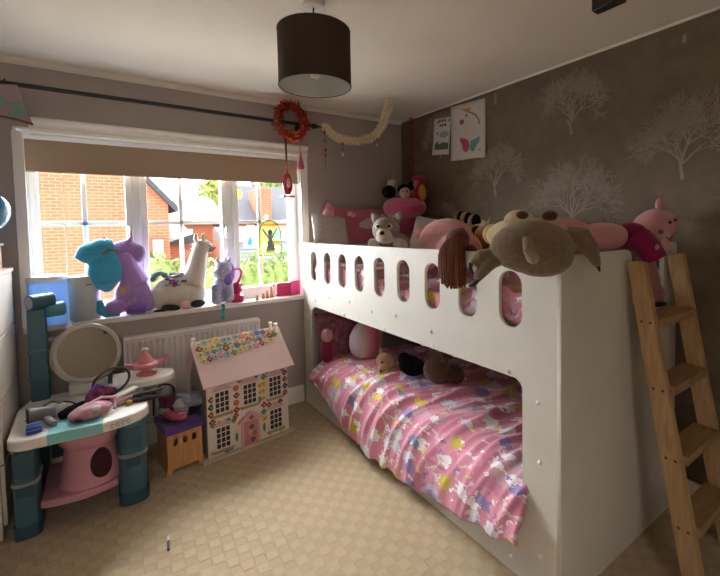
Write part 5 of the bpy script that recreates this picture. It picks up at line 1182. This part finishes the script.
#SECTION vanity
TEAL = mat('teal_plastic', '#3d6472', rough=0.45); TEALD = mat('dark_teal_plastic', '#28505f', rough=0.45); VW = mat('vanity_white', '#e4e1db', rough=0.4); GRY = mat('vanity_grey', '#8d8c8a', rough=0.5); PKV = mat('vanity_pink', '#c48c9a', rough=0.5)
VZ = 0.485
va = thing('toy_vanity', (-0.09, 2.70, 0), 'teal and white toy dressing table with round mirror', 'vanity table')
def vtop_outline(grow=0.0):
    pts = [(-0.375, 2.43)]
    pts += [tuple(p[:2]) for p in bez((-0.375, 2.43, 0), (-0.36, 2.36, 0), (-0.25, 2.375, 0), (-0.20, 2.37, 0), 6)[1:]]
    pts += [tuple(p[:2]) for p in bez((-0.20, 2.37, 0), (-0.05, 2.35, 0), (0.13, 2.35, 0), (0.168, 2.47, 0), 10)[1:]]
    pts += [(0.168, 2.60), (0.16, 2.78), (0.12, 2.96), (-0.345, 2.96), (-0.385, 2.80)]
    return pts
MB().prism(vtop_outline(), VZ - 0.05, VZ).build('table_top', VW, va, bevel=0.008)
ins = [(-0.235, 2.369), (-0.13, 2.361), (-0.03, 2.357), (-0.025, 2.50), (-0.23, 2.52)]
MB().prism(ins, VZ - 0.046, VZ + 0.004).build('turquoise_inlay', mat('turquoise_plastic', '#86c6cc', rough=0.3), va, bevel=0.003)
bl_ = MB()
for k in range(4): bl_.tube(arcpts((0.01 + 0.022 * k, 2.3575 + 0.006 * k, VZ - 0.024), 0.008, 30, 330 if k % 2 else 300, 8, 'Y'), 0.002, 6)
bl_.build('raised_lettering', mat('lettering_grey', '#9a928a'), va)
def vleg(x0, x1, yf, yb, bulge, lx):
    out = [(x0, yb), (x0, yf + 0.02)] + [(x0 + (x1 - x0) * t, yf - bulge * math.sin(PI * t)) for t in (0.1, 0.3, 0.5, 0.7, 0.9)] + [(x1, yf + 0.02), (x1, yb)]
    lg = MB().prism(out, 0.0, VZ - 0.051).build('leg', TEAL, va, bevel=0.006)
    g_ = 0.006; o2 = [(x0 - g_, yb), (x0 - g_, yf + 0.01)] + [(x0 - g_ + (x1 - x0 + 2 * g_) * t, yf - g_ - bulge * math.sin(PI * t)) for t in (0.1, 0.3, 0.5, 0.7, 0.9)] + [(x1 + g_, yf + 0.01), (x1 + g_, yb)]
    MB().prism(o2, 0.0, 0.06).build('foot', TEALD, lg, bevel=0.004)
    MB().prism(o2, 0.245, 0.262).build('band', GRY, lg, bevel=0.003)
    ym = yf - bulge
    MB().bb(((x0 + x1) / 2 - 0.032, ym - 0.0012, 0.195), ((x0 + x1) / 2 + 0.032, ym + 0.01, 0.24)).bb(((x0 + x1) / 2 - 0.036, ym - 0.0012, 0.29), ((x0 + x1) / 2 + 0.036, ym + 0.01, 0.40)).build('recess', TEALD, lg, smooth=False, bevel=0.003)
    return lg
vleg(-0.372, -0.282, 2.462, 2.60, 0.012, 0); vleg(0.028, 0.150, 2.455, 2.62, 0.022, 0)
vleg(-0.36, -0.28, 2.85, 2.95, 0.0, 0); vleg(0.03, 0.11, 2.85, 2.95, 0.0, 0)
sh = [(-0.278, 2.46)] + [(-0.278 + 0.302 * t, 2.46 - 0.035 * math.sin(PI * t)) for t in (0.1, 0.3, 0.5, 0.7, 0.9)] + [(0.024, 2.46), (0.024, 2.84), (-0.278, 2.84)]
MB().prism(sh, 0.11, 0.145).build('lower_shelf', PKV, va, bevel=0.008)
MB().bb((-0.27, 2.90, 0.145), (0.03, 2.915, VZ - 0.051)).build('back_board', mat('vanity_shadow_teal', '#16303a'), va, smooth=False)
# mirror
MT = Matrix.Translation((-0.088, 2.86, 0.715)) @ Euler((math.radians(-21), 0, math.radians(18))).to_matrix().to_4x4() @ Euler((PI / 2, 0, 0)).to_matrix().to_4x4()
mi_ = MB().lathe([(0.140, 0.014), (0.158, 0.018), (0.168, 0.008), (0.168, -0.012), (0.150, -0.016), (0.0, -0.016)], (0, 0, 0), 40, 0, MT, caps=False).build('mirror_frame', mat('mirror_frame_grey', '#a29a90', rough=0.4), va)
MB().lathe([(0.145, 0.010), (0.0, 0.010)], (0, 0, 0), 40, 0, MT, caps=False).build('mirror_glass', mat('mirror_silver', '#d9d9d6', rough=0.03, metal=1.0), mi_)
MB().bb((-0.18, 2.85, VZ), (0.0, 2.93, VZ + 0.065)).build('mirror_stand', VW, va, bevel=0.012)
# tower with drums
MB().bb((-0.34, 2.885, VZ), (-0.262, 2.955, 0.985)).build('side_post', TEAL, va, bevel=0.006)
for (z0, z1) in ((0.60, 0.622), (0.75, 0.765)): MB().bb((-0.345, 2.88, z0), (-0.258, 2.96, z1)).build('post_band', mat('teal_band', '#3f7484', rough=0.4), va, bevel=0.003)
MB().cyl((-0.325, 2.86, 1.025), (-0.235, 2.92, 1.025), 0.042, 24).build('upper_drum', TEALD, va, bevel=0.004)
MB().cyl((-0.3258, 2.8594, 1.025), (-0.322, 2.862, 1.025), 0.033, 24).build('drum_cap', GRY, va)
MB().cyl((-0.261, 2.90, 0.972), (-0.185, 2.93, 0.972), 0.040, 24).build('lower_drum', mat('mid_teal', '#3d7d86', rough=0.4), va, bevel=0.004)
MB().bb((-0.262, 2.90, 0.80), (-0.18, 2.95, 0.815)).build('arm', GRY, va, bevel=0.003)
# side tray
ty = [(0.02, 2.66)] + [tuple(p[:2]) for p in bez((0.02, 2.66, 0), (0.14, 2.64, 0), (0.30, 2.60, 0), (0.325, 2.72, 0), 8)] + [(0.325, 2.78), (0.22, 2.86), (0.02, 2.88)]
MB().prism(ty, 0.52, 0.562).build('side_tray', VW, va, bevel=0.008)
MB().bb((0.03, 2.70, VZ), (0.13, 2.86, 0.52)).build('tray_support', VW, va, bevel=0.004)
# genie lamp teapot
gl_ = thing('pink_toy_lamp', (0.18, 2.74, 0.562), 'pink toy genie lamp with cream knob on the white side tray', 'toy')
PL = mat('lamp_pink', '#cf8088', rough=0.35); LX, LY, LZ = 0.185, 2.745, 0.562
MB().lathe([(0.052, 0), (0.054, 0.006), (0.030, 0.016), (0.024, 0.026), (0.050, 0.040), (0.064, 0.058), (0.060, 0.068), (0.042, 0.074)], (LX, LY, LZ), 24).build('bowl', PL, gl_)
MB().lathe([(0.046, 0.072), (0.040, 0.090), (0.024, 0.115), (0.014, 0.128), (0.010, 0.135)], (LX - 0.005, LY, LZ), 20).build('lid', PL, gl_)
MB().ell((LX - 0.005, LY, LZ + 0.145), (0.020, 0.018, 0.012), n=12).build('knob', mat('cream_knob', '#cfb9a4', rough=0.4), gl_)
MB().tube([(LX + 0.045, LY, LZ + 0.055), (LX + 0.085, LY - 0.005, LZ + 0.066), (LX + 0.11, LY - 0.01, LZ + 0.095)], [0.020, 0.013, 0.009], 12).build('spout', PL, gl_)
MB().tube([(LX - 0.055, LY, LZ + 0.058), (LX - 0.10, LY + 0.005, LZ + 0.075), (LX - 0.11, LY + .005, LZ + 0.055), (LX - 0.06, LY, LZ + 0.045)], 0.008, 10).build('handle', PL, gl_)
# stool
sx, sy, szz = -0.085, 2.58, 0.146
stl = thing('pink_toy_stool', (sx, sy, szz), 'pink plastic stool with oval hole tucked under the toy vanity', 'stool')
sb2 = MB().lathe([(0.135, 0.0), (0.132, 0.02), (0.118, 0.10), (0.108, 0.165), (0.108, 0.185), (0.128, 0.205), (0.132, 0.235), (0.122, 0.255), (0.0, 0.258)], (sx, sy, szz), 40, caps=False)
stb = sb2.build('stool_body', PKV, stl)
oa = math.atan2(-0.90, 0.05) + math.radians(18)
for (nm, r0, m_, dd_) in (('hole_rim', 1.0, mat('rim_pink', '#c78a98', rough=0.4), 0.0), ('hole', 0.86, mat('hole_shade', '#3a1420', rough=0.9), 0.002)):  # hole is not cut; its inner shade is painted as a dark disc
    b = MB(); vs = []
    for k in range(24):
        a = 2 * PI * k / 24; dz = 0.082 * r0 * math.sin(a); da = 0.46 * r0 * math.cos(a)
        z = 0.105 + dz; rr = 0.135 - 0.172 * z + 0.004 + dd_
        vs.append((sx + rr * math.cos(oa + da), sy + rr * math.sin(oa + da), szz + z))
    cz = 0.105; rr = 0.135 - 0.172 * cz + 0.004 + dd_
    vs.append((sx + rr * math.cos(oa), sy + rr * math.sin(oa), szz + cz))
    b.add(vs, [(k, (k + 1) % 24, 24) for k in range(24)]); b.build(nm, m_, stb)

# clutter on the vanity
def put(name, label, cat, loc): return thing(name, loc, label, cat)
t = put('blue_toy_phone', 'bright blue toy box at the left front of the vanity top', 'toy', (-0.285, 2.45, VZ))
MB().box((-0.285, 2.455, VZ + 0.016), (0.055, 0.055, 0.03), 0, (0, 0, 0.1)).build('body', mat('royal_blue', '#173f9a', rough=0.4), t, bevel=0.004)
MB().box((-0.285, 2.4285, VZ + 0.018), (0.052, 0.004, 0.003), 0, (0, 0, 0.1)).build('seam', mat('pale_blue_line', '#7f9ac9'), t)
t = put('toy_hairdryer', 'grey toy hairdryer with round dark mouth on the vanity top', 'toy', (-0.28, 2.54, VZ))
MB().cyl((-0.31, 2.53, VZ + 0.055), (-0.215, 2.545, VZ + 0.045), 0.036, 20, r2=0.026).build('barrel', mat('toy_grey', '#77777d', rough=0.35), t)
MB().lathe([(0.037, 0), (0.037, 0.006), (0.030, 0.008), (0.0, 0.002)], (0, 0, 0), 20, 0, Matrix.Translation((-0.311, 2.53, VZ + 0.055)) @ Euler((0, -PI / 2, 0.16)).to_matrix().to_4x4(), caps=False).build('nozzle', BLACK, t)
MB().tube([(-0.25, 2.53, VZ + 0.03), (-0.225, 2.475, VZ + 0.02), (-0.21, 2.455, VZ + 0.018)], [0.016, 0.017, 0.014], 12).build('handle', mat('toy_silver', '#8f9096', rough=0.3), t)
t = put('white_bottle', 'white rounded toy bottle behind the grey hairdryer', 'bottle', (-0.215, 2.62, VZ))
MB().lathe([(0.026, 0), (0.03, 0.01), (0.03, 0.04), (0.022, 0.055), (0.010, 0.062)], (-0.20, 2.60, VZ), 16).build('body', mat('ivory_plastic', '#c4c4b8', rough=0.35), t)
MB().lathe([(0.011, 0.062), (0.011, 0.072), (0.004, 0.076)], (-0.20, 2.60, VZ), 14).build('cap', GRY, t)
t = put('black_hair_pad', 'black furry hair scrunchie in the middle of the vanity top', 'scrunchie', (-0.14, 2.56, VZ))
soft(MB().tube([(-0.20, 2.525, VZ + 0.02), (-0.16, 2.545, VZ + 0.025), (-0.10, 2.59, VZ + 0.03)], [0.02, 0.028, 0.024], 12), 'pad', fur('black_scrunch', '#18181f'), t, 0.005)
hbd = put('crumpled_bonnet', 'pink and white crumpled bonnet on the front of the vanity top', 'bonnet', (-0.06, 2.48, VZ))
b = MB().ell((-0.075, 2.475, VZ + 0.034), (0.095, 0.06, 0.034), (0, 0, 0.45), n=28)
for i, v in enumerate(b.v): b.v[i] = v + Vector((0, 0, 0.014 * nz3(v.x * 30, v.y * 30, v.z * 20) if v.z > VZ + 0.01 else 0))
b.build('crown', cloth('blush_cloth', '#b98794', 0.25), hbd)
MB().ell((-0.105, 2.435, VZ + 0.022), (0.035, 0.010, 0.016), (0, 0, 0.5)).build('opening', mat('wine_shadow', '#5a1f30'), hbd)
MB().tube([(-0.15, 2.44, VZ + 0.03), (-0.11, 2.47, VZ + 0.06), (-0.03, 2.52, VZ + 0.072), (0.03, 2.52, VZ + 0.06), (0.02, 2.47, VZ + 0.02)], 0.008, 8).build('edge_piping', cloth('pale_pink_cloth', '#cfa3ae'), hbd)
MB().ell((-0.055, 2.44, VZ + 0.046), (0.03, 0.016, 0.020), (0, 0, 0.3)).build('white_patch', cloth('white_cotton', '#cfcaca'), hbd)
t = put('purple_pouch', 'magenta and purple patterned pouch leaning by the mirror', 'pouch', (-0.03, 2.64, VZ))
b = MB().ell((-0.03, 2.635, VZ + 0.045), (0.075, 0.025, 0.042), (0, 0, 0.25), n=20); b.build('body', mat('magenta_purple_print', '#7d2a5c', rough=0.7, var=0.7, scale=50), t)
MB().tube([(-0.085, 2.62, VZ + 0.06), (-0.05, 2.63, VZ + 0.11), (-0.02, 2.64, VZ + 0.085)], 0.012, 8).build('flap', cloth('violet_cloth', '#6a4a86'), t)
t = put('black_hoop_headband', 'black hoop headband leaning in front of the round mirror', 'headband', (0.02, 2.66, VZ))
HT = Matrix.Translation((0.015, 2.655, VZ + 0.105)) @ Euler((math.radians(50), math.radians(-22), math.radians(10))).to_matrix().to_4x4()
MB().tube([(0.085 * math.cos(2 * PI * k / 36), 0.066 * math.sin(2 * PI * k / 36), 0) for k in range(36)], 0.0065, 8, closed=True, M=HT).build('hoop', BLACK, t)
t = put('white_brush', 'white toy hairbrush lying between the pouch and side tray', 'brush', (0.07, 2.60, VZ))
MB().box((0.07, 2.595, VZ + 0.045), (0.13, 0.045, 0.02), 0, (0, -0.15, 0.5)).build('back', VW, t, bevel=0.008)
MB().box((0.065, 2.575, VZ + 0.018), (0.11, 0.05, 0.03), 0, (0, 0, 0.5)).build('bristles', cloth('pinkish_bristle', '#b58a92'), t, bevel=0.006)
t = put('yellow_clip', 'small yellow hair clip near the right edge of the vanity top', 'hair clip', (0.085, 2.53, VZ))
MB().ell((0.085, 2.525, VZ + 0.014), (0.016, 0.012, 0.012)).build('body', mat('yellow_plastic', '#c9a83a', rough=0.4), t)
MB().box((0.085, 2.51, VZ + 0.008), (0.03, 0.008, 0.006)).build('jaw', mat('dull_yellow', '#a88a34'), t)
t = put('black_hair_clip', 'flat black hair straightener at the right end of the vanity top', 'toy', (0.14, 2.56, VZ))
MB().box((0.145, 2.545, VZ + 0.012), (0.15, 0.04, 0.02), 0, (0, 0, -0.15)).build('body', DARK, t, bevel=0.006)
MB().box((0.175, 2.56, VZ + 0.035), (0.14, 0.025, 0.014), 0, (0, -0.1, -0.1)).build('upper_arm', BLACK, t, bevel=0.004)
t = put('cable_loop', 'thin grey cable looped at the back left of the vanity top', 'cable', (-0.22, 2.68, VZ))
MB().tube([(-0.33, 2.60, VZ + 0.006), (-0.30, 2.66, VZ + 0.03), (-0.24, 2.70, VZ + 0.045), (-0.17, 2.69, VZ + 0.03), (-0.12, 2.66, VZ + 0.006)], 0.0045, 8).build('cable', mat('cable_grey', '#57575a'), t)

# chest at the left edge, box, tray and blue ball
ct = thing('white_chest', (-0.69, 2.74, 0), 'white chest of drawers at the left edge of the picture', 'chest of drawers')
CW = mat('chest_white', '#d2cbc2', rough=0.5)
MB().bb((-0.96, 2.50, 0.0), (-0.415, 3.0, 1.19)).build('carcass', CW, ct, smooth=False, bevel=0.004)
MB().bb((-0.965, 2.49, 1.19), (-0.395, 3.01, 1.21)).build('top', CW, ct, smooth=False, bevel=0.005)
for k in range(4):
    dr = MB().bb((-0.4145, 2.515, 0.06 + 0.285 * k), (-0.400, 2.985, 0.335 + 0.285 * k)).build('drawer', CW, ct, smooth=False, bevel=0.003)
pbx = thing('peach_box', (-0.50, 2.85, 1.21), 'peach storage box with grey lid on top of the white chest', 'box')
MB().bb((-0.72, 2.72, 1.21), (-0.43, 2.95, 1.33)).build('body', mat('peach_card', '#c79a86', rough=0.6), pbx, smooth=False, bevel=0.004)
MB().bb((-0.73, 2.71, 1.33), (-0.42, 2.96, 1.345)).build('lid', mat('lid_grey', '#83838a', rough=0.5), pbx, smooth=False, bevel=0.004)
bb_ = thing('blue_ball', (-0.475, 2.82, ZC), 'shiny blue ball hanging on a string above the peach box at the left edge', 'ball')
MB().ell((-0.475, 2.82, 1.505), 0.11, n=32).build('ball', mat('blue_vinyl', '#2f74a8', rough=0.2, coat=0.5), bb_)
MB().cyl((-0.475, 2.82, 1.61), (-0.475, 2.82, ZC), 0.0012, 6).build('string', mat('ball_string', '#b8b8b8'), bb_)

# pen on the carpet
pn = thing('small_pen', (0.19, 2.03, 0), 'small grey and white felt pen lying on the carpet', 'pen')
MB().cyl((0.1845, 1.98, 0.007), (0.1905, 2.035, 0.007), 0.006, 12).build('barrel', mat('pen_dark', '#3a363c', rough=0.4), pn)
MB().cyl((0.1905, 2.035, 0.007), (0.194, 2.068, 0.007), 0.0065, 12, r2=0.005).build('cap', mat('pen_white', '#d9d6dc', rough=0.3), pn)
bpy.context.view_layer.update()
